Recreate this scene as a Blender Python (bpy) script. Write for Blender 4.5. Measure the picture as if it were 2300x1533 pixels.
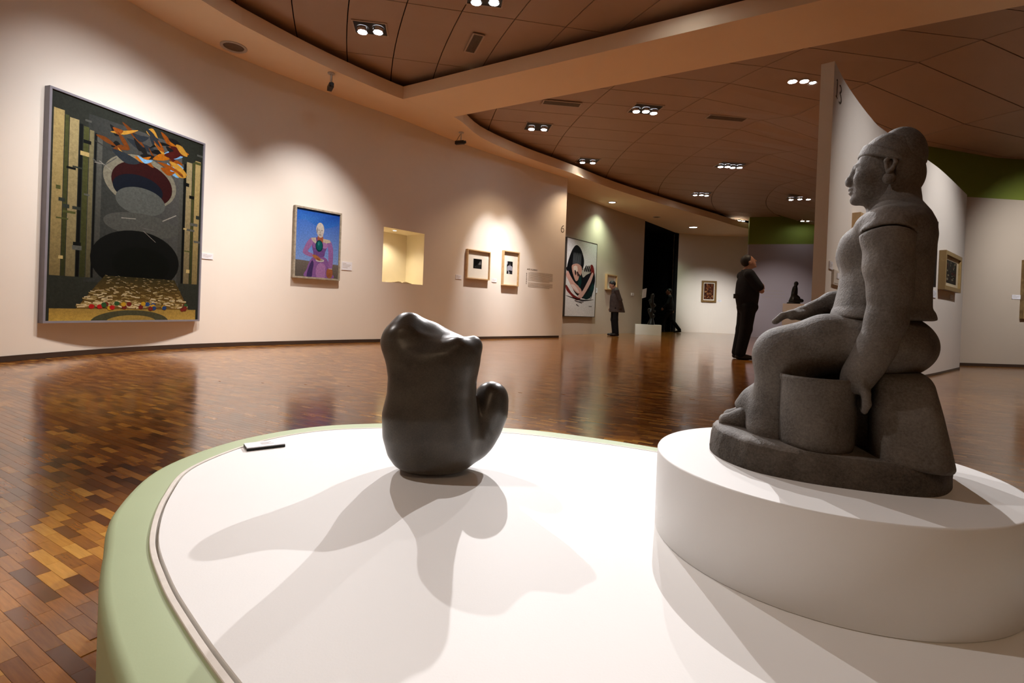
import bpy, bmesh, math, random
import numpy as np
from mathutils import Vector, Matrix, noise as mnoise

for o in list(bpy.data.objects):
    bpy.data.objects.remove(o)
SC = bpy.context.scene
COL = SC.collection
rnd = random.Random(7)

# ------------------------------------------------------------------ camera
CF, CCY, CPITCH, CROLL, CH = 1150.0, 703.0, -0.0075, 0.038, 0.68
cam = bpy.data.cameras.new('camera')
cam.sensor_width = 36.0
cam.sensor_fit = 'HORIZONTAL'
cam.lens = 36.0 * CF / 2300.0
cam.shift_y = -(766.5 - CCY) / 2300.0
cam.clip_start = 0.02
cam_o = bpy.data.objects.new('camera', cam)
COL.objects.link(cam_o)
cam_o.matrix_world = (Matrix.Translation((0, 0, CH)) @ Matrix.Rotation(math.pi / 2 + CPITCH, 4, 'X')
                      @ Matrix.Rotation(CROLL, 4, 'Z'))
SC.camera = cam_o

# ------------------------------------------------------------------ world / exposure
w = bpy.data.worlds.new('world')
SC.world = w
w.use_nodes = True
w.node_tree.nodes['Background'].inputs[0].default_value = (0.02, 0.016, 0.012, 1)
w.node_tree.nodes['Background'].inputs[1].default_value = 0.3
SC.view_settings.view_transform = 'Standard'
SC.view_settings.look = 'None'
SC.view_settings.gamma = 1.0
SC.view_settings.exposure = 0.47
SC.view_settings.use_curve_mapping = False

# ------------------------------------------------------------------ spot lamps of the gallery and added fill lamps
LAMP_COL = (1.0, 0.965, 0.965)
def spot(pos, target, watts, cone, blend=0.6, radius=0.03, col=LAMP_COL):
    l = bpy.data.lights.new('spot_or_fill_lamp', 'SPOT')
    l.energy = watts
    l.spot_size = math.radians(cone)
    l.spot_blend = blend
    l.shadow_soft_size = radius
    l.color = col
    o = bpy.data.objects.new('spot_or_fill_lamp', l)
    COL.objects.link(o)
    o.location = pos
    d = Vector(target) - Vector(pos)
    o.rotation_euler = d.to_track_quat('-Z', 'Y').to_euler()
    return o

ZC = 4.42      # ceiling panels
ZS = 4.10      # underside of the soffit and of the beam
ZST = 4.31     # top of their upstand
ZL = ZC - 0.10
# lamps aimed at the round platform
spot((1.75, 5.80, ZL), (0.05, 1.2, 0.3), 560, 30, 0.5, 0.02)
spot((-0.15, 9.12, ZL - 0.02), (-0.05, 1.15, 0.3), 1150, 22, 0.5, 0.03)
spot((2.30, 9.42, ZL), (0.62, 1.0, 0.7), 330, 14, 0.6, 0.03)
spot((-2.60, 6.90, ZL), (0.15, 1.15, 0.3), 560, 26, 0.5, 0.02)
spot((-3.30, 1.50, ZL), (0.1, 1.3, 0.3), 160, 34, 0.5, 0.025)
# lamps aimed at the long wall
spot((-2.75, 4.60, ZL), (-4.45, 6.0, 1.4), 270, 74, 1.0, 0.05)
spot((-2.30, 5.60, ZL), (-4.40, 6.2, 1.1), 260, 70, 1.0, 0.05)
spot((-2.00, 6.95, ZL), (-3.25, 8.05, 1.15), 340, 62, 1.0, 0.05)
spot((-0.75, 8.05, ZL), (-1.05, 10.85, 1.3), 460, 30, 1.0, 0.05)
spot((0.30, 10.40, ZL), (-0.55, 11.4, 1.2), 430, 38, 1.0, 0.05)
spot((0.44, 10.60, ZL), (-0.05, 11.9, 1.2), 430, 38, 1.0, 0.05)
# lamps of the rooms beyond
spot((1.70, 12.70, ZL), (1.9, 15.2, 1.2), 400, 40, 1.0, 0.05)
spot((1.80, 12.80, ZL), (3.3, 17.0, 1.0), 300, 26, 1.0, 0.05)
spot((5.65, 15.70, ZL), (8.2, 21.3, 1.1), 950, 30, 1.0, 0.05)
spot((5.70, 15.80, ZL), (8.9, 21.2, 0.6), 420, 34, 1.0, 0.05)
spot((5.25, 12.70, ZL), (9.7, 18.7, 1.0), 700, 27, 1.0, 0.05)
spot((8.40, 14.90, ZL), (10.6, 18.3, 1.0), 200, 36, 1.0, 0.05)
# lamps aimed at the curved partition and the wall beyond it
spot((4.60, 3.00, ZL), (3.6, 5.2, 1.1), 210, 58, 1.0, 0.05)
spot((6.30, 4.90, ZL), (6.0, 7.2, 1.2), 300, 62, 1.0, 0.05)
spot((8.60, 6.00, 3.78), (9.45, 9.05, 1.4), 330, 66, 1.0, 0.05)
# wide warm fill lamps added for ambient light, mostly at the recessed lights
for fx, fy, fp in ((-2.08, 7.02, 150), (-0.47, 6.30, 90), (0.38, 10.55, 170), (2.31, 9.42, 170), (1.74, 12.76, 120), (5.25, 12.68, 150),
                   (5.65, 15.72, 90), (8.37, 14.92, 60), (4.40, 8.00, 150), (-2.70, 4.90, 150), (-3.30, 1.50, 90), (4.6, 3.0, 100),
                   (0.0, -2.5, 170), (8.0, 3.0, 110)):
    spot((fx, fy, ZL - 0.03), (fx, fy, 0), fp, 105, 0.9, 0.10, (1.0, 0.72, 0.46))

# ------------------------------------------------------------------ photograph pixel -> direction
def ray(px, py):
    u = (px - 1150.0) / CF
    v = -(py - CCY) / CF
    c, s = math.cos(CROLL), math.sin(CROLL)
    x, y = c * u - s * v, s * u + c * v
    c, s = math.cos(CPITCH), math.sin(CPITCH)
    return (x, c - s * y, c * y + s)
def onz(px, py, z):
    r = ray(px, py)
    t = (z - CH) / r[2]
    return (r[0] * t, r[1] * t)

# ------------------------------------------------------------------ object helpers
def put(name, me, mats=None, parent=None, loc=None, rotz=None):
    o = bpy.data.objects.new(name, me)
    COL.objects.link(o)
    if mats is not None and len(me.materials) == 0:
        for m in (mats if isinstance(mats, (list, tuple)) else [mats]):
            me.materials.append(m)
    if parent is not None:
        o.parent = parent
    if loc is not None:
        o.location = loc
    if rotz is not None:
        o.rotation_euler = (0, 0, rotz)
    return o
def empty(name, loc=(0, 0, 0), rotz=0.0):
    o = bpy.data.objects.new(name, None)
    COL.objects.link(o)
    o.empty_display_size = 0.1
    o.location = loc
    o.rotation_euler = (0, 0, rotz)
    return o
def tag(o, label, cat, group=None):
    o['label'] = label
    o['category'] = cat
    if group:
        o['group'] = group
    return o
def struct(o, label=None):
    o['kind'] = 'structure'
    if label:
        o['label'] = label
    return o
def mesh(name, verts, faces, smooth=False):
    me = bpy.data.meshes.new(name)
    me.from_pydata([tuple(v) for v in verts], [], [tuple(f) for f in faces])
    if smooth:
        me.polygons.foreach_set('use_smooth', [True] * len(me.polygons))
    me.update()
    return me
def fixn(me):
    bm = bmesh.new()
    bm.from_mesh(me)
    bmesh.ops.recalc_face_normals(bm, faces=bm.faces)
    bm.to_mesh(me)
    bm.free()
    return me
class MB:
    """collects boxes, prisms, tubes and lathes into one mesh"""
    def __init__(self):
        self.v, self.f = [], []
    def add(self, vs, fs):
        n = len(self.v)
        self.v += [tuple(v) for v in vs]
        self.f += [tuple(i + n for i in f) for f in fs]
        return self
    def box(self, x0, x1, y0, y1, z0, z1):
        vs = [(x, y, z) for z in (z0, z1) for y in (y0, y1) for x in (x0, x1)]
        return self.add(vs, [(0, 2, 3, 1), (4, 5, 7, 6), (0, 1, 5, 4), (2, 6, 7, 3), (0, 4, 6, 2), (1, 3, 7, 5)])
    def prism(self, poly, z0, z1):
        n = len(poly)
        vs = [(p[0], p[1], z0) for p in poly] + [(p[0], p[1], z1) for p in poly]
        fs = [tuple(range(n - 1, -1, -1)), tuple(range(n, 2 * n))]
        fs += [(i, (i + 1) % n, n + (i + 1) % n, n + i) for i in range(n)]
        return self.add(vs, fs)
    def lathe(self, prof, seg=32, c=(0, 0, 0), cap=True):
        vs, fs = [], []
        for r, z in prof:
            for k in range(seg):
                a = 2 * math.pi * k / seg
                vs.append((c[0] + r * math.cos(a), c[1] + r * math.sin(a), c[2] + z))
        m = len(prof)
        for i in range(m - 1):
            for k in range(seg):
                k2 = (k + 1) % seg
                fs.append((i * seg + k, i * seg + k2, (i + 1) * seg + k2, (i + 1) * seg + k))
        if cap:
            fs.append(tuple(range(seg - 1, -1, -1)))
            fs.append(tuple((m - 1) * seg + k for k in range(seg)))
        return self.add(vs, fs)
    def tube(self, pts, r, seg=8):
        pts = [Vector(p) for p in pts]
        vs, fs = [], []
        for i, p in enumerate(pts):
            d = (pts[min(i + 1, len(pts) - 1)] - pts[max(i - 1, 0)]).normalized()
            a = d.orthogonal().normalized()
            b = d.cross(a)
            for k in range(seg):
                t = 2 * math.pi * k / seg
                vs.append(p + a * math.cos(t) * r + b * math.sin(t) * r)
        for i in range(len(pts) - 1):
            for k in range(seg):
                k2 = (k + 1) % seg
                fs.append((i * seg + k, i * seg + k2, (i + 1) * seg + k2, (i + 1) * seg + k))
        fs.append(tuple(range(seg - 1, -1, -1)))
        fs.append(tuple((len(pts) - 1) * seg + k for k in range(seg)))
        return self.add(vs, fs)
    def build(self, name, mat, parent=None, loc=None, rotz=None, smooth=False):
        me = fixn(mesh(name, self.v, self.f, smooth))
        return put(name, me, mat, parent, loc, rotz)

def catmull(pts, n=8, closed=True):
    out = []
    m = len(pts)
    rng = range(m) if closed else range(m - 1)
    for i in rng:
        if closed:
            p0, p1, p2, p3 = (np.array(pts[(i + k - 1) % m], float) for k in range(4))
        else:
            p0, p1, p2, p3 = (np.array(pts[min(max(i + k - 1, 0), m - 1)], float) for k in range(4))
        for k in range(n):
            t = k / n
            out.append(tuple(0.5 * ((2 * p1) + (p2 - p0) * t + (2 * p0 - 5 * p1 + 4 * p2 - p3) * t * t
                                    + (-p0 + 3 * p1 - 3 * p2 + p3) * t ** 3)))
    if not closed:
        out.append(tuple(pts[-1]))
    return out

# ------------------------------------------------------------------ materials
def new_mat(name):
    m = bpy.data.materials.new(name)
    m.use_nodes = True
    return m, m.node_tree, m.node_tree.nodes['Principled BSDF']
def ramp(nt, fac, stops):
    r = nt.nodes.new('ShaderNodeValToRGB')
    el = r.color_ramp.elements
    while len(el) < len(stops):
        el.new(0.5)
    for e, (p, c) in zip(el, stops):
        e.position = p
        e.color = (c[0], c[1], c[2], 1)
    nt.links.new(fac, r.inputs[0])
    return r.outputs[0]
def math_n(nt, op, a, b=None):
    n = nt.nodes.new('ShaderNodeMath')
    n.operation = op
    for i, x in enumerate((a, b)):
        if x is None:
            continue
        if isinstance(x, (int, float)):
            n.inputs[i].default_value = x
        else:
            nt.links.new(x, n.inputs[i])
    return n.outputs[0]
def noise_n(nt, scale, detail=4, rough=0.55, coord='Object', vec=None):
    n = nt.nodes.new('ShaderNodeTexNoise')
    n.inputs['Scale'].default_value = scale
    n.inputs['Detail'].default_value = detail
    n.inputs['Roughness'].default_value = rough
    if vec is None:
        t = nt.nodes.new('ShaderNodeTexCoord')
        vec = t.outputs[coord]
    nt.links.new(vec, n.inputs['Vector'])
    return n.outputs['Fac']
def bump_n(nt, b, height, strength, dist=0.01):
    n = nt.nodes.new('ShaderNodeBump')
    n.inputs['Strength'].default_value = strength
    n.inputs['Distance'].default_value = dist
    nt.links.new(height, n.inputs['Height'])
    nt.links.new(n.outputs[0], b.inputs['Normal'])
def paint(name, col, var=0.04, rough=0.6, scale=6, bump=0.05, bscale=200, spec=0.3):
    m, nt, b = new_mat(name)
    f = noise_n(nt, scale)
    lo = [c * (1 - var) for c in col]
    hi = [min(1, c * (1 + var)) for c in col]
    nt.links.new(ramp(nt, f, [(0.3, lo), (0.7, hi)]), b.inputs['Base Color'])
    b.inputs['Roughness'].default_value = rough
    b.inputs['Specular IOR Level'].default_value = spec
    if bump:
        bump_n(nt, b, noise_n(nt, bscale, 2), bump, 0.002)
    return m
def emit(name, col, strength):
    m, nt, b = new_mat(name)
    b.inputs['Base Color'].default_value = (0.9, 0.9, 0.9, 1)
    b.inputs['Emission Color'].default_value = (*col, 1)
    b.inputs['Emission Strength'].default_value = strength
    return m

M_WALL = paint('wall_paint', (0.80, 0.74, 0.66), 0.015, 0.75, 1.5, 0.06, 260, 0.2)
M_WALL2 = paint('wall_paint_taupe', (0.52, 0.445, 0.355), 0.015, 0.75, 1.5, 0.06, 260, 0.2)
M_WALLG = paint('wall_paint_grey', (0.40, 0.345, 0.36), 0.015, 0.75, 1.5, 0.06, 260, 0.2)
M_GREEN = paint('green_wall_paint', (0.19, 0.24, 0.038), 0.03, 0.7, 1.5, 0.05, 260, 0.2)
M_SOFFIT = paint('soffit_paint', (0.88, 0.67, 0.45), 0.015, 0.8, 1.5, 0.05, 260, 0.15)
M_CEIL = paint('ceiling_panel', (0.41, 0.285, 0.205), 0.03, 0.55, 2.0, 0.04, 300, 0.3)
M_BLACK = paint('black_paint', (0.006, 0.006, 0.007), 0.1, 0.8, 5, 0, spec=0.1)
M_PLENUM = paint('dark_plenum', (0.012, 0.010, 0.009), 0.1, 0.9, 5, 0, spec=0.05)
M_SKIRT = paint('dark_skirting', (0.055, 0.035, 0.025), 0.1, 0.4, 5, 0)
M_WHITE = paint('white_plinth_paint', (0.83, 0.82, 0.80), 0.01, 0.55, 3, 0.05, 300, 0.3)
M_PGREEN = paint('sage_green_paint', (0.42, 0.50, 0.30), 0.02, 0.5, 4, 0.04, 300, 0.3)
M_LIP = paint('platform_lip_paint', (0.72, 0.67, 0.60), 0.06, 0.6, 30, 0.15, 120, 0.3)
M_LABEL = paint('label_card', (0.80, 0.80, 0.84), 0.01, 0.6, 5, 0)
M_INK = paint('dark_ink', (0.10, 0.075, 0.05), 0.05, 0.7, 5, 0)
M_INKP = paint('pale_ink', (0.40, 0.34, 0.28), 0.05, 0.7, 5, 0)
M_LAMP = emit('lamp_glow', (0.90, 0.95, 1.0), 30.0)
M_LAMP2 = emit('downlight_glow', (0.95, 1.0, 1.0), 9.0)
M_METAL, _nt, _b = new_mat('bright_reflector')
_b.inputs['Metallic'].default_value = 1.0
_b.inputs['Roughness'].default_value = 0.18
_nt.links.new(ramp(_nt, noise_n(_nt, 30), [(0.3, (0.6, 0.6, 0.62)), (0.7, (0.8, 0.8, 0.82))]), _b.inputs['Base Color'])
M_TRACK = paint('dark_fitting', (0.02, 0.018, 0.016), 0.1, 0.45, 20, 0)
M_GREYFIT = paint('pale_fitting', (0.55, 0.5, 0.45), 0.05, 0.4, 20, 0)
M_VENT = paint('vent_grille', (0.16, 0.11, 0.075), 0.1, 0.6, 20, 0)
M_VENTF = paint('vent_frame', (0.45, 0.34, 0.26), 0.05, 0.5, 20, 0)

# parquet: small wooden fingers, colour by cell
PW, PL, PA = 0.030, 0.112, math.atan2(-0.51, 0.86)
PT = (math.cos(PA), math.sin(PA))
PN = (-math.sin(PA), math.cos(PA))
def parquet_mat():
    m, nt, b = new_mat('parquet_wood')
    L = nt.links
    g = nt.nodes.new('ShaderNodeNewGeometry')
    sp = nt.nodes.new('ShaderNodeSeparateXYZ')
    L.new(g.outputs['Position'], sp.inputs[0])
    X, Y = sp.outputs[0], sp.outputs[1]
    t = math_n(nt, 'ADD', math_n(nt, 'MULTIPLY', X, PT[0]), math_n(nt, 'MULTIPLY', Y, PT[1]))
    q = math_n(nt, 'ADD', math_n(nt, 'MULTIPLY', X, PN[0]), math_n(nt, 'MULTIPLY', Y, PN[1]))
    jq = math_n(nt, 'DIVIDE', q, PW)
    j = math_n(nt, 'FLOOR', jq)
    off = math_n(nt, 'FRACT', math_n(nt, 'MULTIPLY', j, 0.381966))
    it = math_n(nt, 'ADD', math_n(nt, 'DIVIDE', t, PL), off)
    i = math_n(nt, 'FLOOR', it)
    cv = nt.nodes.new('ShaderNodeCombineXYZ')
    L.new(i, cv.inputs[0]); L.new(j, cv.inputs[1])
    wn = nt.nodes.new('ShaderNodeTexWhiteNoise')
    wn.noise_dimensions = '2D'
    L.new(cv.outputs[0], wn.inputs['Vector'])
    col = ramp(nt, wn.outputs['Value'], [(0.0, (0.085, 0.024, 0.005)), (0.2, (0.19, 0.060, 0.009)),
               (0.55, (0.33, 0.122, 0.017)), (0.85, (0.45, 0.19, 0.027)), (1.0, (0.60, 0.31, 0.06))])
    # grain along the finger
    gv = nt.nodes.new('ShaderNodeCombineXYZ')
    L.new(math_n(nt, 'MULTIPLY', t, 14.0), gv.inputs[0])
    L.new(math_n(nt, 'MULTIPLY', q, 160.0), gv.inputs[1])
    L.new(math_n(nt, 'MULTIPLY', i, 3.7), gv.inputs[2])
    gr = noise_n(nt, 1.0, 4, 0.6, vec=gv.outputs[0])
    mx = nt.nodes.new('ShaderNodeMix')
    mx.data_type = 'RGBA'; mx.blend_type = 'MULTIPLY'
    mx.inputs['Factor'].default_value = 0.55
    L.new(col, mx.inputs['A'])
    L.new(ramp(nt, gr, [(0.3, (0.62, 0.58, 0.55)), (0.65, (1.05, 1.05, 1.05))]), mx.inputs['B'])
    L.new(mx.outputs['Result'], b.inputs['Base Color'])
    # every finger lies at a slightly different tilt
    vm = nt.nodes.new('ShaderNodeVectorMath'); vm.operation = 'SUBTRACT'
    L.new(wn.outputs['Color'], vm.inputs[0]); vm.inputs[1].default_value = (0.5, 0.5, 0.5)
    vs = nt.nodes.new('ShaderNodeVectorMath'); vs.operation = 'MULTIPLY'
    L.new(vm.outputs[0], vs.inputs[0]); vs.inputs[1].default_value = (0.022, 0.022, 0.0)
    va = nt.nodes.new('ShaderNodeVectorMath'); va.operation = 'ADD'
    L.new(g.outputs['Normal'], va.inputs[0]); L.new(vs.outputs[0], va.inputs[1])
    vn = nt.nodes.new('ShaderNodeVectorMath'); vn.operation = 'NORMALIZE'
    L.new(va.outputs[0], vn.inputs[0])
    L.new(vn.outputs[0], b.inputs['Normal'])
    ro = nt.nodes.new('ShaderNodeMapRange')
    L.new(noise_n(nt, 3.0, 3, vec=g.outputs['Position']), ro.inputs[0])
    ro.inputs[3].default_value = 0.13; ro.inputs[4].default_value = 0.22
    L.new(ro.outputs[0], b.inputs['Roughness'])
    b.inputs['Specular IOR Level'].default_value = 0.75
    b.inputs['Coat Weight'].default_value = 0.4
    b.inputs['Coat Roughness'].default_value = 0.12
    return m
M_PARQ = parquet_mat()
M_JOINT = paint('floor_joint', (0.02, 0.010, 0.005), 0.1, 0.7, 20, 0)

def stone_mat(name, lo, hi, rough, pit, pscale, spec=0.35, vein=None):
    m, nt, b = new_mat(name)
    L = nt.links
    f1 = noise_n(nt, 9, 6, 0.6)
    f2 = noise_n(nt, 260, 3, 0.7)
    f = math_n(nt, 'ADD', math_n(nt, 'MULTIPLY', f1, 0.62), math_n(nt, 'MULTIPLY', f2, 0.38))
    L.new(ramp(nt, f, [(0.34, lo), (0.52, [(a + c) / 2 for a, c in zip(lo, hi)]), (0.70, hi)]), b.inputs['Base Color'])
    b.inputs['Roughness'].default_value = rough
    b.inputs['Specular IOR Level'].default_value = spec
    if pit:
        bump_n(nt, b, noise_n(nt, pscale, 4, 0.7), pit, 0.004)
    return m
M_BASALT = stone_mat('grey_volcanic_stone', (0.046, 0.037, 0.029), (0.205, 0.176, 0.148), 0.66, 0.55, 190)
M_BASALTR = stone_mat('rough_hewn_stone', (0.022, 0.017, 0.012), (0.15, 0.122, 0.096), 0.85, 1.0, 60)
M_POLISH = stone_mat('polished_brown_stone', (0.026, 0.020, 0.014), (0.105, 0.085, 0.062), 0.33, 0.05, 60, 0.6)
M_BRONZE = stone_mat('dark_bronze', (0.002, 0.002, 0.002), (0.008, 0.010, 0.010), 0.30, 0.05, 60, 0.4)

# ================================================================== STRUCTURE
# ------------------------------------------------------------------ floor
flo = struct(put('floor', mesh('floor', [(-9, -5, -0.0015), (16, -5, -0.0015), (16, 27, -0.0015), (-9, 27, -0.0015)],
                               [(0, 1, 2, 3)]), M_PARQ), 'glossy brown parquet floor of small wooden fingers')
PLAT_OUT = catmull([(-.43, .58), (-.51, .66), (-.60, .76), (-.69, .88), (-.81, 1.06), (-.90, 1.33), (-.86, 1.61),
                    (-.71, 1.82), (-.50, 1.92), (-.27, 1.95), (-.04, 1.935), (.19, 1.88), (.50, 1.73), (.80, 1.52),
                    (1.02, 1.27), (1.10, 1.0), (1.08, .72), (.95, .45), (.70, .25), (.40, .16), (.10, .17),
                    (-.15, .30), (-.31, .46)], 8)
PLAT_IN = catmull([(-.31, .58), (-.42, .68), (-.53, .79), (-.645, .93), (-.755, 1.13), (-.82, 1.33), (-.78, 1.58),
                   (-.66, 1.745), (-.48, 1.825), (-.26, 1.85), (-.03, 1.835), (.16, 1.79), (.47, 1.66), (.74, 1.45),
                   (.94, 1.22), (1.01, .98), (.99, .72), (.88, .5), (.66, .34), (.4, .26), (.14, .28), (-.07, .38),
                   (-.19, .48)], 8)
def inside(p, poly):
    c = False
    n = len(poly)
    for i in range(n):
        x0, y0 = poly[i][0], poly[i][1]
        x1, y1 = poly[(i + 1) % n][0], poly[(i + 1) % n][1]
        if (y0 > p[1]) != (y1 > p[1]) and p[0] < (x1 - x0) * (p[1] - y0) / (y1 - y0) + x0:
            c = not c
    return c
def proj(x, y, z):
    p = cam_o.matrix_world.inverted() @ Vector((x, y, z))
    if p.z > -0.05:
        return None
    return (1150 + CF * p.x / -p.z, CCY - CF * p.y / -p.z)

fv = [(x, y, z) for z in (-0.009, 0.0) for y in (0.0004, PW - 0.0004) for x in (0.0004, PL - 0.0004)]
finger_me = mesh('parquet_finger', fv, [(4, 5, 7, 6), (0, 1, 5, 4), (2, 6, 7, 3), (0, 4, 6, 2), (1, 3, 7, 5)])
finger_me.materials.append(M_PARQ)
near, rest = [], []
for j in range(-20, 150):
    off = (j * 0.381966) % 1.0
    for i in range(-60, 30):
        t0, q0 = (i - off) * PL, j * PW
        tc, qc = t0 + PL / 2, q0 + PW / 2
        x, y = tc * PT[0] + qc * PN[0], tc * PT[1] + qc * PN[1]
        if y < 0.3 or y > 4.2 or inside((x, y), PLAT_OUT):
            continue
        p = proj(x, y, 0)
        if p is None or not (-60 < p[0] < 2360 and 700 < p[1] < 1590):
            continue
        x0, y0 = t0 * PT[0] + q0 * PN[0], t0 * PT[1] + q0 * PN[1]
        vis = p[0] < 700
        (near if vis else rest).append((x * x + y * y + (0.0 if vis else 50), x0, y0))
near.sort()
for k, (d, x0, y0) in enumerate(near[:300]):
    put('parquet_finger', finger_me, None, flo, (x0, y0, 0), PA)
rest += near[300:]
fl = MB()
ca, sa = math.cos(PA), math.sin(PA)
for d, x0, y0 in rest:
    fl.add([(x0 + a * ca - b * sa, y0 + a * sa + b * ca, c) for a, b, c in fv],
           [(4, 5, 7, 6), (0, 1, 5, 4), (2, 6, 7, 3), (0, 4, 6, 2), (1, 3, 7, 5)])
o = put('parquet_fingers', mesh('parquet_fingers', fl.v, fl.f), M_PARQ, flo)
o['kind'] = 'stuff'

# ------------------------------------------------------------------ wall curves (plan) and hits on them
def resample(pts, step=0.12):
    pts = [np.array(p, float) for p in pts]
    d = [0.0]
    for a, b in zip(pts[:-1], pts[1:]):
        d.append(d[-1] + float(np.hypot(*(b - a))))
    n = max(2, int(d[-1] / step) + 1)
    s = np.linspace(0, d[-1], n)
    return np.c_[np.interp(s, d, [p[0] for p in pts]), np.interp(s, d, [p[1] for p in pts])], s
class Curve:
    """a wall line in plan; x grows along it, the room lies on its right-hand side when side=-1"""
    def __init__(self, pts, smooth=True, step=0.12):
        if smooth:
            pts = catmull(pts, 10, False)
        self.p, self.s = resample(pts, step)
    def at(self, s):
        return (float(np.interp(s, self.s, self.p[:, 0])), float(np.interp(s, self.s, self.p[:, 1])))
    def tan(self, s, e=0.12):
        a, b = self.at(max(s - e, 0)), self.at(min(s + e, self.s[-1]))
        return math.atan2(b[1] - a[1], b[0] - a[0])
    def hit(self, px, py):
        r = ray(px, py)
        cr = self.p[:, 0] * r[1] - self.p[:, 1] * r[0]
        for k in range(len(cr) - 1):
            if cr[k] * cr[k + 1] <= 0 and cr[k] != cr[k + 1]:
                f = cr[k] / (cr[k] - cr[k + 1])
                q = self.p[k] * (1 - f) + self.p[k + 1] * f
                if q[1] * r[1] + q[0] * r[0] > 0:
                    t = (q[0] * r[0] + q[1] * r[1]) / (r[0] ** 2 + r[1] ** 2)
                    return float(self.s[k] * (1 - f) + self.s[k + 1] * f), CH + r[2] * t
        raise ValueError((px, py))
    def offset(self, d):
        out = []
        for k, s in enumerate(self.s):
            a = self.tan(s)
            out.append((self.p[k, 0] - math.sin(a) * d, self.p[k, 1] + math.cos(a) * d))
        return out

def wall_from(name, curve, z0, z1, thick, mat, hole=None, label=None):
    """front sheet, back sheet, top and ends; thick>0 puts the back on the left of the running direction"""
    ss = list(curve.s)
    zs = [z0, z1]
    if hole:
        ss = sorted(set([s for s in ss if not (abs(s - hole[0]) < 0.03 or abs(s - hole[1]) < 0.03)] + [hole[0], hole[1]]))
        zs = [z0, hole[2], hole[3], z1]
    vs, fs = [], []
    m = len(zs)
    for s in ss:
        x, y = curve.at(s)
        for z in zs:
            vs.append((x, y, z))
    for k in range(len(ss) - 1):
        for l in range(m - 1):
            if hole and l == 1 and ss[k] >= hole[0] - 1e-6 and ss[k + 1] <= hole[1] + 1e-6:
                continue
            fs.append((k * m + l, (k + 1) * m + l, (k + 1) * m + l + 1, k * m + l + 1))
    n0 = len(vs)
    for s in ss:
        a = curve.tan(s)
        x, y = curve.at(s)
        for z in (z0, z1):
            vs.append((x - math.sin(a) * thick, y + math.cos(a) * thick, z))
    n = len(ss)
    for k in range(n - 1):
        fs.append((n0 + 2 * k, n0 + 2 * k + 1, n0 + 2 * k + 3, n0 + 2 * k + 2))
        fs.append((k * m + m - 1, (k + 1) * m + m - 1, n0 + 2 * k + 3, n0 + 2 * k + 1))
    for k in (0, n - 1):
        fs.append(tuple([k * m + l for l in range(m)] + [n0 + 2 * k + 1, n0 + 2 * k]))
    o = struct(put(name, fixn(mesh(name, vs, fs)), mat), label)
    return o
def skirting(name, curve, h, d, mat, s0=0, s1=1e9):
    sub = [(p, s) for p, s in zip(curve.p, curve.s) if s0 <= s <= s1]
    vs, fs = [], []
    for p, s in sub:
        a = curve.tan(s)
        nx, ny = math.sin(a), -math.cos(a)
        for dd, z in ((0, 0), (d, 0), (d, h), (0, h)):
            vs.append((p[0] + nx * dd, p[1] + ny * dd, z))
    n = len(sub)
    for k in range(n - 1):
        for e in range(4):
            fs.append((4 * k + e, 4 * k + (e + 1) % 4, 4 * k + 4 + (e + 1) % 4, 4 * k + 4 + e))
    fs += [(0, 1, 2, 3), tuple(4 * (n - 1) + e for e in range(4))]
    return struct(put(name, fixn(mesh(name, vs, fs)), mat))

CL = Curve([(-4.62, -4.0), (-4.82, 1.0), (-4.86, 3.6), (-4.80, 4.80), (-4.62, 5.95), (-4.14, 7.10), (-3.04, 8.52),
            (-2.17, 9.46), (-1.31, 10.57), (0.0, 11.94), (1.30, 13.20)])
C2 = Curve([(-0.6, 12.4), (1.49, 14.80), (3.2, 16.9), (4.70, 18.60)])
C3 = Curve([(6.73, 21.25), (8.0, 21.65), (9.75, 21.45), (11.5, 20.9), (13.5, 20.0)])
CG = Curve([(8.66, 18.98), (10.75, 18.30), (14.5, 17.1)], False)
C13 = Curve([(2.526, 4.148), (2.83, 4.49), (3.23, 4.90), (3.62, 5.28), (3.95, 5.57), (5.17, 6.50), (5.86, 7.05),
             (7.18, 8.18)])
CR = Curve([(7.05, 8.83), (7.8, 8.90), (8.83, 8.99), (14.5, 9.5)], False)

# niche in the long wall
hs = [CL.hit(*p) for p in ((862, 510), (953, 524), (950, 639), (858, 633))]
NS0, NS1 = (hs[0][0] + hs[3][0]) / 2, (hs[1][0] + hs[2][0]) / 2
NZ0, NZ1 = (hs[2][1] + hs[3][1]) / 2, (hs[0][1] + hs[1][1]) / 2
wl = wall_from('wall_left', CL, 0.0, ZS, 0.75, M_WALL, (NS0, NS1, NZ0, NZ1), 'long curved off-white gallery wall with spotlit pictures')
skirting('baseboard_left', CL, 0.055, 0.012, M_SKIRT, 3.0, CL.s[-1] - 0.08)
M_NICHE = paint('niche_paint', (0.86, 0.78, 0.60), 0.02, 0.7, 4, 0.05, 200, 0.2)
a = CL.tan((NS0 + NS1) / 2)
p0, p1 = CL.at(NS0), CL.at(NS1)
nd = 0.52
bx = (-math.sin(a) * nd, math.cos(a) * nd)
q0, q1 = (p0[0] + bx[0], p0[1] + bx[1]), (p1[0] + bx[0], p1[1] + bx[1])
vs = [(*p, z) for z in (NZ0, NZ1) for p in (p0, p1, q1, q0)]
put('niche_lining', mesh('niche_lining', vs, [(2, 3, 7, 6), (0, 3, 2, 1), (4, 5, 6, 7), (0, 4, 7, 3), (1, 2, 6, 5)]), M_NICHE, wl)
struct(wall_from('wall_middle', C2, 0.0, ZS, 0.3, M_WALL2, None, 'taupe wall behind the end of the long wall'))
wall_from('wall_far', C3, 0.0, ZS, 0.3, M_WALL, None, 'cream curved wall at the far end')
ZGB = 3.42
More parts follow.
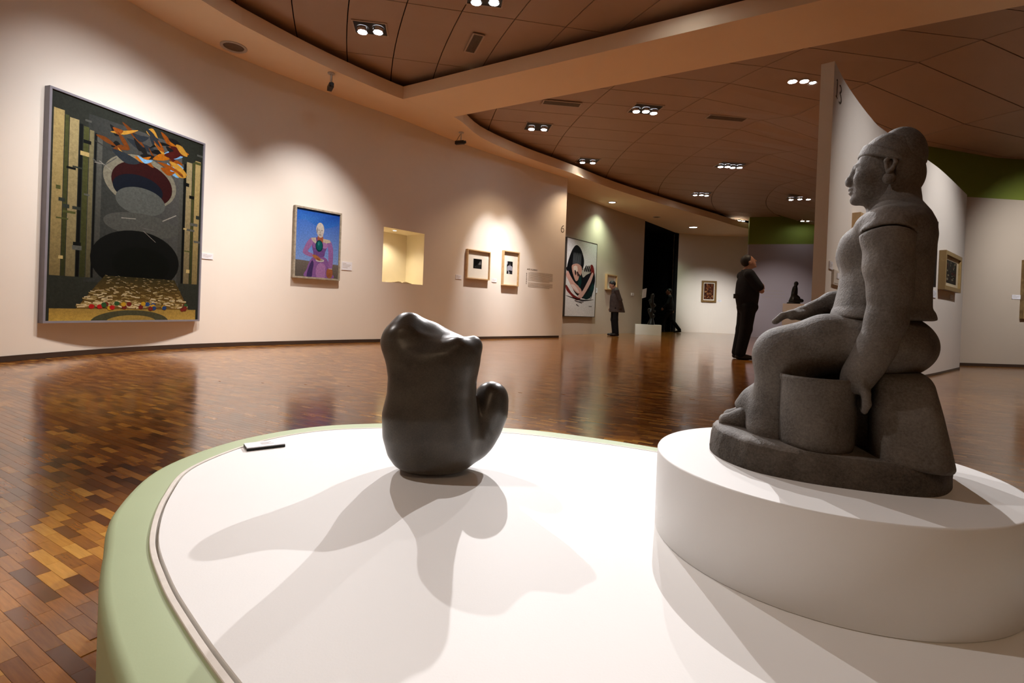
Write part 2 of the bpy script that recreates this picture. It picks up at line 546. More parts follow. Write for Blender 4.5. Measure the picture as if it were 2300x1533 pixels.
wall_from('wall_grey', CG, 0.0, ZGB, 0.25, M_WALLG, None, 'grey lilac wall behind the bronze figure')
wall_from('wall_grey_upper', CG, ZGB, 4.45, 0.25, M_GREEN, None, 'green band on top of the grey wall')
H13 = 2.78
w13 = wall_from('wall_partition', C13, 0.0, H13, 0.095, M_WALL, None, 'free-standing curved partition wall with the number 13')
skirting('baseboard_partition', C13, 0.03, 0.006, M_SKIRT, 2.0)
wall_from('wall_right', CR, 0.0, 2.93, 0.3, M_WALL2, None, 'beige wall below a green band')
wall_from('wall_right_upper', CR, 2.93, 4.5, 0.3, M_GREEN, None, 'green band above the beige wall')
skirting('baseboard_right', CR, 0.05, 0.012, M_SKIRT)
# dark room behind the tall opening: two black walls, ceiling and floor
def slab(name, pts, z0, z1, label):
    return struct(MB().prism(pts, z0, z1).build(name, M_BLACK), label)
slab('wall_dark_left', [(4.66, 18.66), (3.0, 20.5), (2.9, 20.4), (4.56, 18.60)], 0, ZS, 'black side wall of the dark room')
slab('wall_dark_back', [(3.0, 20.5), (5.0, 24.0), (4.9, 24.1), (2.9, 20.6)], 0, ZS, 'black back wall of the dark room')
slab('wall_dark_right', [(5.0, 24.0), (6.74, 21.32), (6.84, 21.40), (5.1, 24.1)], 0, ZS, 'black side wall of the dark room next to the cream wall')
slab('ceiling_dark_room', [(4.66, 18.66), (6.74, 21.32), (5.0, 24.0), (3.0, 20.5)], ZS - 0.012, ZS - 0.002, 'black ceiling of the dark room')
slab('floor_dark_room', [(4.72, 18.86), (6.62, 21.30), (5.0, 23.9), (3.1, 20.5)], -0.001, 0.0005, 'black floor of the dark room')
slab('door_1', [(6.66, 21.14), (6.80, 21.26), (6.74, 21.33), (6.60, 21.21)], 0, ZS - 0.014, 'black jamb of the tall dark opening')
# walls outside the picture that close the hall
struct(MB().box(-5.2, 14.6, -4.3, -4.0, 0, 4.6).build('wall_back', M_WALL), 'plain wall behind the viewer')
struct(MB().box(14.5, 14.8, -4.0, 20.5, 0, 4.6).build('wall_side', M_WALL), 'plain side wall outside the view')

# ------------------------------------------------------------------ soffit along the long wall and diagonal beam
edge = catmull([(-4.3, -4.0), (-4.28, 1.5), (-4.22, 3.4), (-4.02, 4.9), (-3.63, 6.14), (-3.33, 6.71), (-2.97, 7.28),
                (-2.52, 7.88), (-1.95, 8.54), (-1.16, 9.28), (-.76, 10.28), (.07, 11.38), (1.28, 12.62), (2.64, 14.12),
                (4.74, 16.05), (6.82, 17.85), (8.75, 19.48), (11.0, 20.6), (14.4, 21.0)], 6, False)
outer = [(-5.3, -4.0), (-5.5, 2.0), (-5.5, 6.5), (-4.5, 8.4), (-3.0, 10.2), (-1.5, 11.8), (-1.2, 13.2), (0.8, 15.4), (3.0, 18.0),
         (3.0, 20.6), (5.0, 24), (9, 24), (14.4, 24)]
def strip(name, inner, outr, z0, z1, mat, label):
    A, _ = resample(inner, 0.25)
    n = len(A)
    # nearest-parameter outer points keep the strip simple
    d = [0.0]
    for p, q in zip(outr[:-1], outr[1:]):
        d.append(d[-1] + math.hypot(q[0] - p[0], q[1] - p[1]))
    B = np.c_[np.interp(np.linspace(0, d[-1], n), d, [p[0] for p in outr]), np.interp(np.linspace(0, d[-1], n), d, [p[1] for p in outr])]
    vs = []
    for k in range(n):
        vs += [(A[k, 0], A[k, 1], z0), (A[k, 0], A[k, 1], z1), (B[k, 0], B[k, 1], z0), (B[k, 0], B[k, 1], z1)]
    fs = []
    for k in range(n - 1):
        i = 4 * k
        fs += [(i, i + 2, i + 6, i + 4), (i + 1, i + 5, i + 7, i + 3), (i, i + 4, i + 5, i + 1)]
    return struct(put(name, mesh(name, vs, fs), mat), label)
strip('trim_1', edge, outer, ZS, ZST, M_SOFFIT, 'beige soffit running along the long wall')
def beam_poly():
    n0, n1 = (-2.2, 8.69), (12.0, 0.245)     # edge towards the viewer
    f0, f1 = (-1.35, 9.345), (12.0, 1.52)    # far edge
    return [n0, n1, f1, f0]
struct(MB().prism(beam_poly(), ZS + 0.0006, ZST).build('trim_2', M_SOFFIT), 'wide diagonal ceiling beam between two ceiling bays')

# ------------------------------------------------------------------ ceilings of panels
def zc(x, y):
    s = x - 4.0 - 0.6 * max(0, y - 8.9) - 0.9 * max(0, 8.9 - y)
    return ZC - min(0.78, 0.25 * max(0, s))
def clip_poly(poly, f):
    out = []
    n = len(poly)
    for i in range(n):
        a, b = poly[i], poly[(i + 1) % n]
        fa, fb = f(a), f(b)
        if fa >= 0:
            out.append(a)
        if fa * fb < 0:
            t = fa / (fa - fb)
            out.append((a[0] + (b[0] - a[0]) * t, a[1] + (b[1] - a[1]) * t))
    return out
CX, CYC = 15.0, 13.0
def arc_line(R, q, sl):
    # left crossing of circle R about the centre with the line y = sl*x + q
    A = 1 + sl * sl
    B = -2 * CX + 2 * sl * (q - CYC)
    C = CX * CX + (q - CYC) ** 2 - R * R
    D = B * B - 4 * A * C
    if D <= 0:
        return None
    x = (-B - math.sqrt(D)) / (2 * A)
    return (x, sl * x + q)
def beam_side(p):
    return p[1] - 8.95 + 0.590 * (p[0] + 1.5)
def panel_cells(radii, qs, sl, f, keep):
    g = 0.007
    for R0, R1 in zip(radii[:-1], radii[1:]):
        for q0, q1 in zip(qs[:-1], qs[1:]):
            pts = []
            for k in range(5):
                pts.append(arc_line(R0 + g, q0 + g + (q1 - q0 - 2 * g) * k / 4, sl))
            for k in range(5):
                pts.append(arc_line(R1 - g, q1 - g - (q1 - q0 - 2 * g) * k / 4, sl))
            if any(p is None for p in pts):
                continue
            pts = clip_poly(pts, f)
            if len(pts) < 3:
                continue
            c = (sum(p[0] for p in pts) / len(pts), sum(p[1] for p in pts) / len(pts))
            if keep(c):
                yield pts
def build_panels(parent, cells):
    for pts in cells:
        a = sum(pts[i][0] * pts[(i + 1) % len(pts)][1] - pts[(i + 1) % len(pts)][0] * pts[i][1] for i in range(len(pts)))
        if a < 0:
            pts = pts[::-1]
        n = len(pts)
        vs = [(p[0], p[1], zc(*p)) for p in pts] + [(p[0], p[1], zc(*p) + 0.018) for p in pts]
        fs = [tuple(range(n - 1, -1, -1))] + [(i, (i + 1) % n, n + (i + 1) % n, n + i) for i in range(n)]
        put('ceiling_panel', mesh('ceiling_panel', vs, fs), M_CEIL, parent)
# plenum above the joints and a plain part over the viewer
cp = struct(put('ceiling', mesh('ceiling', [(-6, -4.3, 4.62), (15, -4.3, 4.62), (15, 26, 4.62), (-6, 26, 4.62)], [(0, 3, 2, 1)]), M_PLENUM),
            'dark space above the ceiling panels')
b1 = struct(put('ceiling_bay_near', mesh('ceiling_bay_near', [(-5, -4.2, ZC + 0.03), (14.4, -4.2, ZC + 0.03), (14.4, -1.9, ZC + 0.03),
      (7.6, 3.4, ZC + 0.03), (1.5, 4.2, ZC + 0.03), (-5, 3.2, ZC + 0.03)], [(0, 5, 4, 3, 2, 1)]), M_CEIL), 'brown panelled ceiling in front of the beam')
build_panels(b1, panel_cells([11.7 + 0.67 * k for k in range(14)], [2.07 + 1.53 * k for k in range(6)], 0.2,
                             lambda p: -beam_side(p), lambda c: -4.6 < c[0] < 8 and c[1] > 2.2))
b2 = struct(put('ceiling_bay_far', mesh('ceiling_bay_far', [(9, 1.9, 4.60), (14.4, -1.4, 4.60), (14.4, 3, 4.60)], [(0, 2, 1)]), M_PLENUM), 'brown panelled ceiling with curved joints behind the beam')
def keep2(c):
    if c[0] > 13.5 or c[1] > 22:
        return False
    # drop panels that lie wholly over the soffit
    e = min(edge, key=lambda p: (p[0] - c[0]) ** 2 + (p[1] - c[1]) ** 2)
    left = (c[0] - e[0]) * 0.62 - (c[1] - e[1]) * 0.78
    return left > -0.75
build_panels(b2, panel_cells([3.0 + 1.6 * k + 0.0 for k in range(10)], [2.2 + 0.62 * k for k in range(33)], 0.13,
                             beam_side, keep2))

# ------------------------------------------------------------------ recessed ceiling lights
def ceiling_light(px, py, lamps, w=0.40, d=0.30, rot=0.0, label='', n_on=None):
    x, y = onz(px, py, ZC)
    z = zc(x, y)
    t = empty('ceiling_light', (x, y, z - 0.014), rot)
    tag(t, label, 'ceiling light', 'recessed ceiling lights')
    fr = MB()
    for a in (((-w / 2 - .02), (w / 2 + .02), -d / 2 - .02, -d / 2), ((-w / 2 - .02), (w / 2 + .02), d / 2, d / 2 + .02),
              (-w / 2 - .02, -w / 2, -d / 2, d / 2), (w / 2, w / 2 + .02, -d / 2, d / 2)):
        fr.box(*a, 0.0, 0.014)
    fr.build('frame', M_VENTF, t)
    MB().box(-w / 2, w / 2, -d / 2, d / 2, 0.009, 0.0135).build('backing_plate', M_TRACK, t)
    for k in range(lamps):
        lx = -w / 2 + (k + 0.5) * w / lamps
        lp = MB().lathe([(0.068, -0.050), (min(0.078, w / lamps * 0.45), 0.008)], 20, (lx, 0.02 * (-1) ** k, 0), False) \
            .build('reflector', M_METAL, t, smooth=True)
        MB().lathe([(0.001, -0.052), (0.045, -0.042), (0.062, -0.006)], 20, (lx, 0.02 * (-1) ** k, 0)).build('lamp_bulb', M_LAMP, lp, smooth=True)
    return t
ceiling_light(832, 62, 2, 0.42, 0.30, 0.15, 'twin-lamp ceiling light in the near bay beside the rectangular vent')
ceiling_light(1090, -6, 2, 0.42, 0.30, 0.15, 'ceiling light at the edge of the near bay, above the vent')
ceiling_light(1208, 284, 2, 0.50, 0.42, 0.15, 'twin-lamp ceiling light in the angle of beam and long soffit')
ceiling_light(1450, 244, 3, 0.50, 0.42, 0.15, 'bright three-lamp ceiling light behind the diagonal beam')
ceiling_light(1320, 360, 2, 0.50, 0.42, 0.15, 'ceiling light close to the soffit above the end of the long wall')
ceiling_light(1640, 370, 4, 0.62, 0.46, 0.10, 'four-lamp ceiling light between the two far slot vents')
ceiling_light(1575, 434, 3, 0.52, 0.40, 0.0, 'ceiling light inside a curved joint above the cream far wall')
ceiling_light(1807, 428, 4, 0.90, 0.30, -0.3, 'long row of four small lamps in the ceiling by the partition edge')
ceiling_light(1660, 492, 3, 0.52, 0.40, 0.0, 'far ceiling light close to the green band of the grey wall')
ceiling_light(1815, 480, 3, 0.52, 0.40, 0.0, 'far ceiling light above the green band beside the partition')
ceiling_light(1805, 175, 3, 0.50, 0.36, 0.10, 'glaring ceiling light beside the top of the partition numbered 13')
for x, y, lb in ((-2.72, 4.85, 'ceiling light over the large framed painting'), (-2.75, 5.62, 'ceiling light next to the one over the large painting'),
                 (-3.30, 1.50, 'ceiling light near the long wall behind the viewer'), (4.60, 3.00, 'ceiling light in front of the partition numbered 13'), (6.30, 4.90, 'ceiling light over the gold-framed painting on the partition'), (8.60, 6.00, 'ceiling light in front of the beige wall with the green band'), (1.75, 5.80, 'ceiling light in the near bay close to the diagonal beam'), (-0.15, 9.12, 'ceiling light just behind the diagonal beam')):
    t = ceiling_light(832, 62, 2, 0.42, 0.30, 0.15, lb)
    t.location = (x, y, zc(x, y) - 0.014)

# ceiling vents
def vent(px, py, w, d, rot, label):
    x, y = onz(px, py, ZC)
    t = empty('ceiling_vent', (x, y, zc(x, y) - 0.026), rot)
    tag(t, label, 'vent', 'ceiling vents')
    MB().box(-w / 2, w / 2, -d / 2, d / 2, 0.008, 0.0115).build('backing_plate', M_TRACK, t)
    fr = MB()
    for a in ((-w / 2 - .02, w / 2 + .02, -d / 2 - .02, -d / 2), (-w / 2 - .02, w / 2 + .02, d / 2, d / 2 + .02),
              (-w / 2 - .02, -w / 2, -d / 2, d / 2), (w / 2, w / 2 + .02, -d / 2, d / 2)):
        fr.box(*a, 0.0, 0.012)
    fr.build('frame', M_VENTF, t)
    for k in range(7):
        yy = -d / 2 + (k + 0.5) * d / 7
        MB().box(-w / 2, w / 2, yy - d / 26, yy + d / 26, 0.0015, 0.008).build('slat', M_VENT, t)
    return t
vent(1065, 95, 0.50, 0.13, math.radians(109), 'pale-framed rectangular vent in the near ceiling bay')
vent(1262, 230, 0.66, 0.16, 0.13, 'slot vent partly hidden by the diagonal beam')
vent(1632, 263, 0.72, 0.17, 0.13, 'slot vent between the two brightest ceiling lights')
vent(1745, 391, 0.95, 0.20, 0.13, 'distant slot vent above the grey wall')

# fittings in the soffit
def round_fit(px, py, r, label, lit, cat):
    x, y = onz(px, py, ZS)
    t = empty('soffit_downlight' if lit else 'soffit_speaker', (x, y, ZS), 0)
    tag(t, label, cat, 'round downlights in the soffit' if lit else None)
    MB().lathe([(r, -0.001), (r, -0.010), (r * 0.80, -0.013), (r * 0.76, -0.001)], 28, cap=False).build('ring', M_GREYFIT if not lit else M_VENTF, t, smooth=True)
    MB().lathe([(0.001, -0.004), (r * 0.6, -0.006), (r * 0.76, -0.003)], 28).build('lamp_disc' if lit else 'grille', M_LAMP2 if lit else M_VENT, t, smooth=True)
    if lit:
        spot((x, y, ZS - 0.03), (x, y, 0), 150 if lit == 1 else 120, 120, 1.0, 0.06, (0.80, 1.0, 0.72))
    return t
round_fit(525, 105, 0.165, 'round speaker grille in the soffit above the large painting', 0, 'speaker')
round_fit(1375, 454, 0.13, 'round downlight in the soffit over the white crouching-figure picture', 1, 'downlight')
round_fit(1557, 510, 0.19, 'round downlight in the soffit beside the dark room opening', 2, 'downlight')
round_fit(1475, 487, 0.13, 'unlit round fitting in the soffit above the dark room opening', 0, 'speaker')

# small surveillance cameras under the soffit
def cctv(px, py, rot, s, label):
    x, y = onz(px, py, ZS)
    t = empty('security_camera', (x, y, ZS), rot)
    tag(t, label, 'camera', 'small cameras under the soffit')
    MB().lathe([(0.045 * s, -0.0005), (0.045 * s, -0.012 * s), (0.014 * s, -0.016 * s)], 16).build('mount_plate', M_GREYFIT, t)
    MB().tube([(0, 0, -0.01 * s), (0, 0, -0.14 * s)], 0.011 * s).build('arm', M_GREYFIT, t, smooth=True)
    b = MB().box(-0.10 * s, 0.06 * s, -0.028 * s, 0.028 * s, -0.20 * s, -0.145 * s).build('camera_body', M_TRACK, t)
    MB().lathe([(0.024 * s, 0), (0.024 * s, 0.03 * s), (0.018 * s, 0.032 * s)], 16).build('lens', M_TRACK, b).matrix_basis = \
        Matrix.Translation((0.06 * s, 0, -0.172 * s)) @ Matrix.Rotation(math.pi / 2, 4, 'Y')
    MB().tube([(0.0, 0.01, -0.01), (-0.05 * s, 0.02 * s, -0.06 * s), (-0.10 * s, 0.02 * s, -0.14 * s), (-0.09 * s, 0, -0.17 * s)], 0.004 * s).build('cable', M_TRACK, t, smooth=True)
    return t
cctv(744, 164, math.radians(-60), 1.15, 'small dark camera on a pale arm under the soffit near the near bay corner')
cctv(1036, 297, math.radians(-20), 1.15, 'small dark camera on an arm above the two wood-framed photographs')

# ================================================================== implicit modelling
def smin(a, b, k):
    if k <= 0:
        return np.minimum(a, b)
    h = np.clip(0.5 + 0.5 * (b - a) / k, 0, 1)
    return b * (1 - h) + a * h - k * h * (1 - h)
def smax(a, b, k):
    return -smin(-a, -b, k)
def s_cap(P, a, b, ra, rb=None):
    rb = ra if rb is None else rb
    a = np.array(a, float); b = np.array(b, float)
    d = b - a
    t = np.clip(((P - a) @ d) / max(d @ d, 1e-12), 0, 1)
    return np.linalg.norm(P - a - t[:, None] * d, axis=1) - (ra + (rb - ra) * t)
def s_chain(P, pts, k=0.01):
    out = None
    for p, q in zip(pts[:-1], pts[1:]):
        d = s_cap(P, p[:3], q[:3], p[3], q[3])
        out = d if out is None else smin(out, d, k)
    return out
def s_ell(P, c, r, rot=None):
    Q = P - np.array(c, float)
    if rot is not None:
        Q = Q @ np.array(rot)
    r = np.array(r, float)
    k0 = np.linalg.norm(Q / r, axis=1)
    k1 = np.linalg.norm(Q / (r * r), axis=1)
    return k0 * (k0 - 1.0) / np.maximum(k1, 1e-9)
def s_box(P, c, h, r, rot=None):
    Q = P - np.array(c, float)
    if rot is not None:
        Q = Q @ np.array(rot)
    q = np.abs(Q) - (np.array(h, float) - r)
    return np.linalg.norm(np.maximum(q, 0), axis=1) + np.minimum(q.max(axis=1), 0) - r
def s_loft(P, knots, e=2.0, cap=0.012, yc=0.0):
    """knots rows: z, front x, back x, half width y"""
    K = np.array(knots, float)
    K = K[np.argsort(K[:, 0])]
    z = P[:, 2]
    f, b, ry = (np.interp(z, K[:, 0], K[:, i]) for i in (1, 2, 3))
    xc, rx = (f + b) / 2, (f - b) / 2
    u = (np.abs((P[:, 0] - xc) / rx) ** e + np.abs((P[:, 1] - yc) / ry) ** e) ** (1 / e)
    d = (u - 1) * np.minimum(rx, ry) * 0.9
    zc_, zh = (K[0, 0] + K[-1, 0]) / 2, (K[-1, 0] - K[0, 0]) / 2
    return smax(d, np.abs(z - zc_) - zh, cap)
def rot_y(a):
    c, s = math.cos(a), math.sin(a)
    return [[c, 0, -s], [0, 1, 0], [s, 0, c]]   # columns are the local axes
def surf(f, lo, hi, h):
    """surface nets on a sparse-evaluated grid"""
    lo = np.array(lo, float) - 2 * h
    n = np.ceil((np.array(hi, float) + 2 * h - lo) / h).astype(int) + 1
    B = 4
    n = ((n + B - 1) // B) * B
    nb = n // B
    cen = np.stack(np.meshgrid(*[lo[i] + (np.arange(nb[i]) + 0.5) * B * h - 0.5 * h for i in range(3)], indexing='ij'), -1).reshape(-1, 3)
    cv = f(cen)
    V = np.repeat(np.repeat(np.repeat(cv.reshape(nb), B, 0), B, 1), B, 2)
    act = np.where(np.abs(cv) < B * h * 1.6)[0]
    bi = np.stack(np.unravel_index(act, nb), 1) * B
    off = np.stack(np.meshgrid(*[np.arange(B)] * 3, indexing='ij'), -1).reshape(-1, 3)
    idx = (bi[:, None, :] + off[None]).reshape(-1, 3)
    for s in range(0, len(idx), 400000):
        q = idx[s:s + 400000]
        V[q[:, 0], q[:, 1], q[:, 2]] = f(lo + q * h)
    S = V < 0
    c = [S[i:n[0] - 1 + i, j:n[1] - 1 + j, k:n[2] - 1 + k] for i in (0, 1) for j in (0, 1) for k in (0, 1)]
    cnt = sum(a.astype(np.int8) for a in c)
    A = np.argwhere((cnt > 0) & (cnt < 8))
    vid = -np.ones(n - 1, int)
    vid[A[:, 0], A[:, 1], A[:, 2]] = np.arange(len(A))
    acc = np.zeros((len(A), 3)); num = np.zeros(len(A))
    cor = [(i, j, k) for i in (0, 1) for j in (0, 1) for k in (0, 1)]
    for a in range(8):
        for b in range(a + 1, 8):
            df = [abs(x - y) for x, y in zip(cor[a], cor[b])]
            if sum(df) != 1:
                continue
            va = V[A[:, 0] + cor[a][0], A[:, 1] + cor[a][1], A[:, 2] + cor[a][2]]
            vb = V[A[:, 0] + cor[b][0], A[:, 1] + cor[b][1], A[:, 2] + cor[b][2]]
            m = (va < 0) != (vb < 0)
            t = np.where(m, va / np.where(m, va - vb, 1), 0)
            pt = np.array(cor[a]) + t[:, None] * (np.array(cor[b]) - np.array(cor[a]))
            acc += pt * m[:, None]; num += m
    verts = lo + (A + acc / num[:, None]) * h
    quads = []
    for ax in range(3):
        o1, o2 = [(1, 2), (2, 0), (0, 1)][ax]
        sl0 = [slice(1, n[i] - 1) for i in range(3)]
        sl0[ax] = slice(0, n[ax] - 1)
        sl1 = list(sl0)
        sl1[ax] = slice(1, n[ax])
        s0, s1 = S[tuple(sl0)], S[tuple(sl1)]
        E = np.argwhere(s0 != s1)
        if len(E) == 0:
            continue
        fl = s0[E[:, 0], E[:, 1], E[:, 2]]
        for i in range(3):
            if i != ax:
                E[:, i] += 1
        def vi(d1, d2):
            q = E.copy(); q[:, o1] -= d1; q[:, o2] -= d2
            return vid[q[:, 0], q[:, 1], q[:, 2]]
        Q = np.stack([vi(1, 1), vi(0, 1), vi(0, 0), vi(1, 0)], 1)
        Q[~fl] = Q[~fl][:, ::-1]
        quads.append(Q)
    Q = np.concatenate(quads)
    Q = Q[(Q >= 0).all(1)]
    me = bpy.data.meshes.new('surface')
    me.vertices.add(len(verts))
    me.vertices.foreach_set('co', verts.astype(np.float32).ravel())
    me.loops.add(Q.size)
    me.loops.foreach_set('vertex_index', Q.astype(np.int32).ravel())
    me.polygons.add(len(Q))
    me.polygons.foreach_set('loop_start', np.arange(0, Q.size, 4, dtype=np.int32))
    me.polygons.foreach_set('loop_total', np.full(len(Q), 4, dtype=np.int32))
    me.polygons.foreach_set('use_smooth', np.ones(len(Q), dtype=bool))
    me.update(calc_edges=True)
    me.validate()
    return me
def relax(me, it=2, fac=0.5):
    bm = bmesh.new(); bm.from_mesh(me)
    for _ in range(it):
        bmesh.ops.smooth_vert(bm, verts=bm.verts, factor=fac, use_axis_x=True, use_axis_y=True, use_axis_z=True)
    bm.to_mesh(me); bm.free(); me.update()
    return me
def sdf_part(name, f, lo, hi, h, mat, parent, it=1):
    me = relax(surf(f, lo, hi, h), it, 0.4)
    me.name = name
    return put(name, me, mat, parent)

# ================================================================== ROUND PLATFORM
ZP = 0.24
plat = empty('display_platform', (0, 0, 0))
tag(plat, 'low rounded sage-green platform with a white top panel and raised lip', 'platform')
def ring_mesh(name, loops, mat, parent, cap_top=True, smooth=True):
    n = len(loops[0])
    vs = [p for l in loops for p in l]
    fs = []
    for i in range(len(loops) - 1):
        for k in range(n):
            k2 = (k + 1) % n
            fs.append((i * n + k, i * n + k2, (i + 1) * n + k2, (i + 1) * n + k))
    if cap_top:
        fs.append(tuple((len(loops) - 1) * n + k for k in range(n)))
    me = fixn(mesh(name, vs, fs, smooth))
    if cap_top:
        me.polygons[len(me.polygons) - 1].use_smooth = False
    return put(name, me, mat, parent)
def shrink(poly, d):
    n = len(poly)
    out = []
    for i in range(n):
        a, b = poly[i - 1], poly[(i + 1) % n]
        tx, ty = b[0] - a[0], b[1] - a[1]
        l = math.hypot(tx, ty)
        # outlines run clockwise seen from above, inside is on the right
        out.append((poly[i][0] + ty / l * d, poly[i][1] - tx / l * d))
    return out
L3 = lambda poly, z: [(p[0], p[1], z) for p in poly]
zt = ZP - 0.0045
ring_mesh('platform_body', [L3(PLAT_OUT, 0.0), L3(PLAT_OUT, zt - 0.016), L3(shrink(PLAT_OUT, 0.002), zt - 0.008),
                            L3(shrink(PLAT_OUT, 0.007), zt - 0.002), L3(shrink(PLAT_OUT, 0.016), zt),
                            L3(shrink(PLAT_IN, 0.004), zt)], M_PGREEN, plat, False)
ring_mesh('raised_lip', [L3(PLAT_IN, ZP - 0.008), L3(PLAT_IN, ZP - 0.0008), L3(shrink(PLAT_IN, 0.001), ZP - 0.0001),
                         L3(shrink(PLAT_IN, 0.008), ZP - 0.0001), L3(shrink(PLAT_IN, 0.0088), ZP - 0.0008),
                         L3(shrink(PLAT_IN, 0.009), ZP - 0.010)], M_LIP, plat, False, False)
ring_mesh('top_panel', [L3(shrink(PLAT_IN, 0.0135), ZP - 0.02), L3(shrink(PLAT_IN, 0.0135), ZP - 0.0015), L3(shrink(PLAT_IN, 0.0145), ZP)], M_WHITE, plat, True, False)
MB().prism(shrink(PLAT_IN, 0.002), ZP - 0.03, ZP - 0.012).build('groove_bed', M_LIP, plat)

# label lying on the platform
lab = empty('caption_tag', (-0.728, 1.535, ZP), math.radians(36))
tag(lab, 'white caption tag with dark edges lying on the platform rim', 'label')
MB().box(-0.052, 0.052, -0.030, 0.030, 0.0, 0.007).build('tag_block', M_TRACK, lab)
MB().box(-0.0515, 0.0515, -0.0295, 0.0295, 0.007, 0.0095).build('tag_card', M_LABEL, lab)
tl = MB()
for k, wd in enumerate((0.030, 0.022, 0.034)):
    tl.box(-0.01, -0.01 + wd, 0.010 - 0.009 * k, 0.0125 - 0.009 * k, 0.0095, 0.0097)
tl.build('print_lines', M_INKP, lab)

# round plinth
PC = (0.617, 1.012)
pl = empty('round_plinth', (PC[0], PC[1], ZP))
tag(pl, 'white round drum plinth under the seated stone woman', 'plinth')
MB().lathe([(0.304, 0.0), (0.306, 0.002), (0.306, 0.157), (0.3045, 0.1595), (0.302, 0.16)], 128).build('drum', M_WHITE, pl, smooth=False)
for p in pl.children[0].data.polygons:
    p.use_smooth = len(p.vertices) == 4

# ================================================================== SEATED STONE WOMAN
SX = empty('stone_statue', (0.625, 1.015, ZP + 0.16), math.atan2(0.51, -0.86))
tag(SX, 'dark grey stone statue of a seated woman with a bucket on the round plinth', 'statue')
def base_slab():
    out = catmull([(.206, .007), (.190, .075), (.151, .126), (.101, .158), (.031, .168), (-.034, .161), (-.121, .140), (-.168, .105),
                   (-.196, .030), (-.196, -.04), (-.165, -.115), (-.09, -.155), (.02, -.165), (.12, -.145), (.18, -.085)], 12)
    n = len(out)
    prof = [(0.0, 0.0), (0.0, 0.012), (0.001, 0.024), (0.002, 0.036), (0.005, 0.045), (0.011, 0.051), (0.022, 0.053)]
    loops = []
    for d, z in prof:
        l = []
        ins = shrink(out[::-1], d)[::-1]
        for (x, y) in ins:
            f = 0.0032 * mnoise.fractal(Vector((x * 38, y * 38, z * 60)), 1.0, 2.0, 4) if 0 < z < 0.052 else 0
            r = math.hypot(x, y)
            zz = z + (0.006 * (x / 0.2) if z > 0.04 else 0) + (0.002 * mnoise.noise(Vector((x * 25, y * 25, 3))) if z > 0.03 else 0)
            l.append((x * (1 + f / r), y * (1 + f / r), zz))
        loops.append(l)
    o = ring_mesh('base_slab', loops, [M_BASALTR, M_BASALT], SX, True)
    me = o.data
    for p in me.polygons:
        if p.center.z > 0.049:
            p.material_index = 1
    return o
base_slab()
HV = 0.0034
zb = 0.046
def f_stool(P):
    d = s_loft(P, [(zb - .01, -.070, -.192, .135), (.07, -.070, -.185, .132), (.13, -.068, -.172, .124), (.178, -.068, -.160, .115), (.196, -.075, -.150, .108)], 5.0, 0.012)
    return d
sdf_part('stool', f_stool, (-.21, -.15, .03), (-.05, .15, .205), HV, M_BASALT, SX)
def f_skirt(P):
    d = s_ell(P, (-.090, 0, .240), (.084, .122, .064))
    for s in (1, -1):
        y = s * .058
        d = smin(d, s_chain(P, [(-.075, y, .242, .056), (.0, y, .238, .054), (.070, y * .92, .211, .054)], 0.01), 0.025)
        d = smin(d, s_chain(P, [(.068, y * .92, .205, .054), (.071, y * .85, .14, .049), (.078, y * .8, .085, .052), (.080, y * .9, .058, .056)], 0.01), 0.02)
    # cloth drawn between the knees and thrown forward over the foot
    d = smin(d, s_box(P, (.065, 0, .14), (.045, .045, .085), .03), 0.02)
    d = smin(d, s_box(P, (-.01, -.03, .125), (.085, .075, .09), .02), 0.015)
    d = smin(d, s_chain(P, [(.085, .0, .125, .035), (.116, -.002, .100, .038), (.136, -.004, .076, .036)], 0.01), 0.03)
    # hem: slanting cut, waist under the jacket
    d = smax(d, (zb + .002) - P[:, 2], 0.004)
    d = smax(d, ((P[:, 0] - .152) * .75 + (P[:, 2] - .082) * -.66), 0.006)
    d = smax(d, P[:, 2] - .300, 0.006)
    return d
sdf_part('skirt', f_skirt, (-.18, -.13, .03), (.2, .13, .31), HV, M_BASALT, SX)
for s in (1, -1):
    def f_foot(P, s=s):
        y = .030 * s - .002
        d = s_chain(P, [(.105, y, .075, .022), (.140, y, .074, .019), (.176, y, .066, .011)], 0.012)
        d = smin(d, s_box(P, (.140, y, .060), (.046, .019, .009), .007), 0.012)
        return d
    sdf_part('foot', f_foot, (.08, -.08, .045), (.2, .08, .105), 0.0028, M_BASALT, SX)
def torso(P):
    d = s_loft(P, [(.288, -.006, -.164, .106), (.31, -.009, -.160, .103), (.343, -.015, -.159, .100), (.387, -.019, -.160, .103),
                   (.41, -.022, -.161, .109), (.44, -.030, -.163, .118), (.462, -.040, -.160, .116), (.480, -.052, -.153, .098),
                   (.492, -.060, -.147, .076), (.505, -.066, -.140, .055), (.52, -.070, -.132, .046), (.56, -.072, -.128, .043)], 2.4, 0.006)
    for s in (1, -1):
        d = smin(d, s_ell(P, (-.040, s * .048, .416), (.029, .038, .036)), 0.022)
        d = smin(d, s_ell(P, (-.085, s * .092, .452), (.050, .048, .030)), 0.02)
    d = smax(d, s_cap(P, (-.165, 0, .30), (-.176, 0, .46), .010) * -1, 0.02)
    # jacket hem juts out a little over the skirt
    d = smin(d, s_loft(P, [(.290, -.004, -.167, .109), (.302, -.008, -.163, .106)], 2.4, 0.003), 0.008)
    return d
def near_arm(P):
    return s_chain(P, [(-.080, .108, .452, .028), (-.080, .117, .432, .0370), (-.083, .121, .376, .0345), (-.0865, .121, .335, .0305),
                       (-.083, .121, .285, .0285), (-.071, .121, .240, .0270), (-.057, .119, .205, .0258)], 0.014)
def seam(P):
    return P[:, 2] - (.4425 - 6.0 * (P[:, 0] + .080) ** 2)
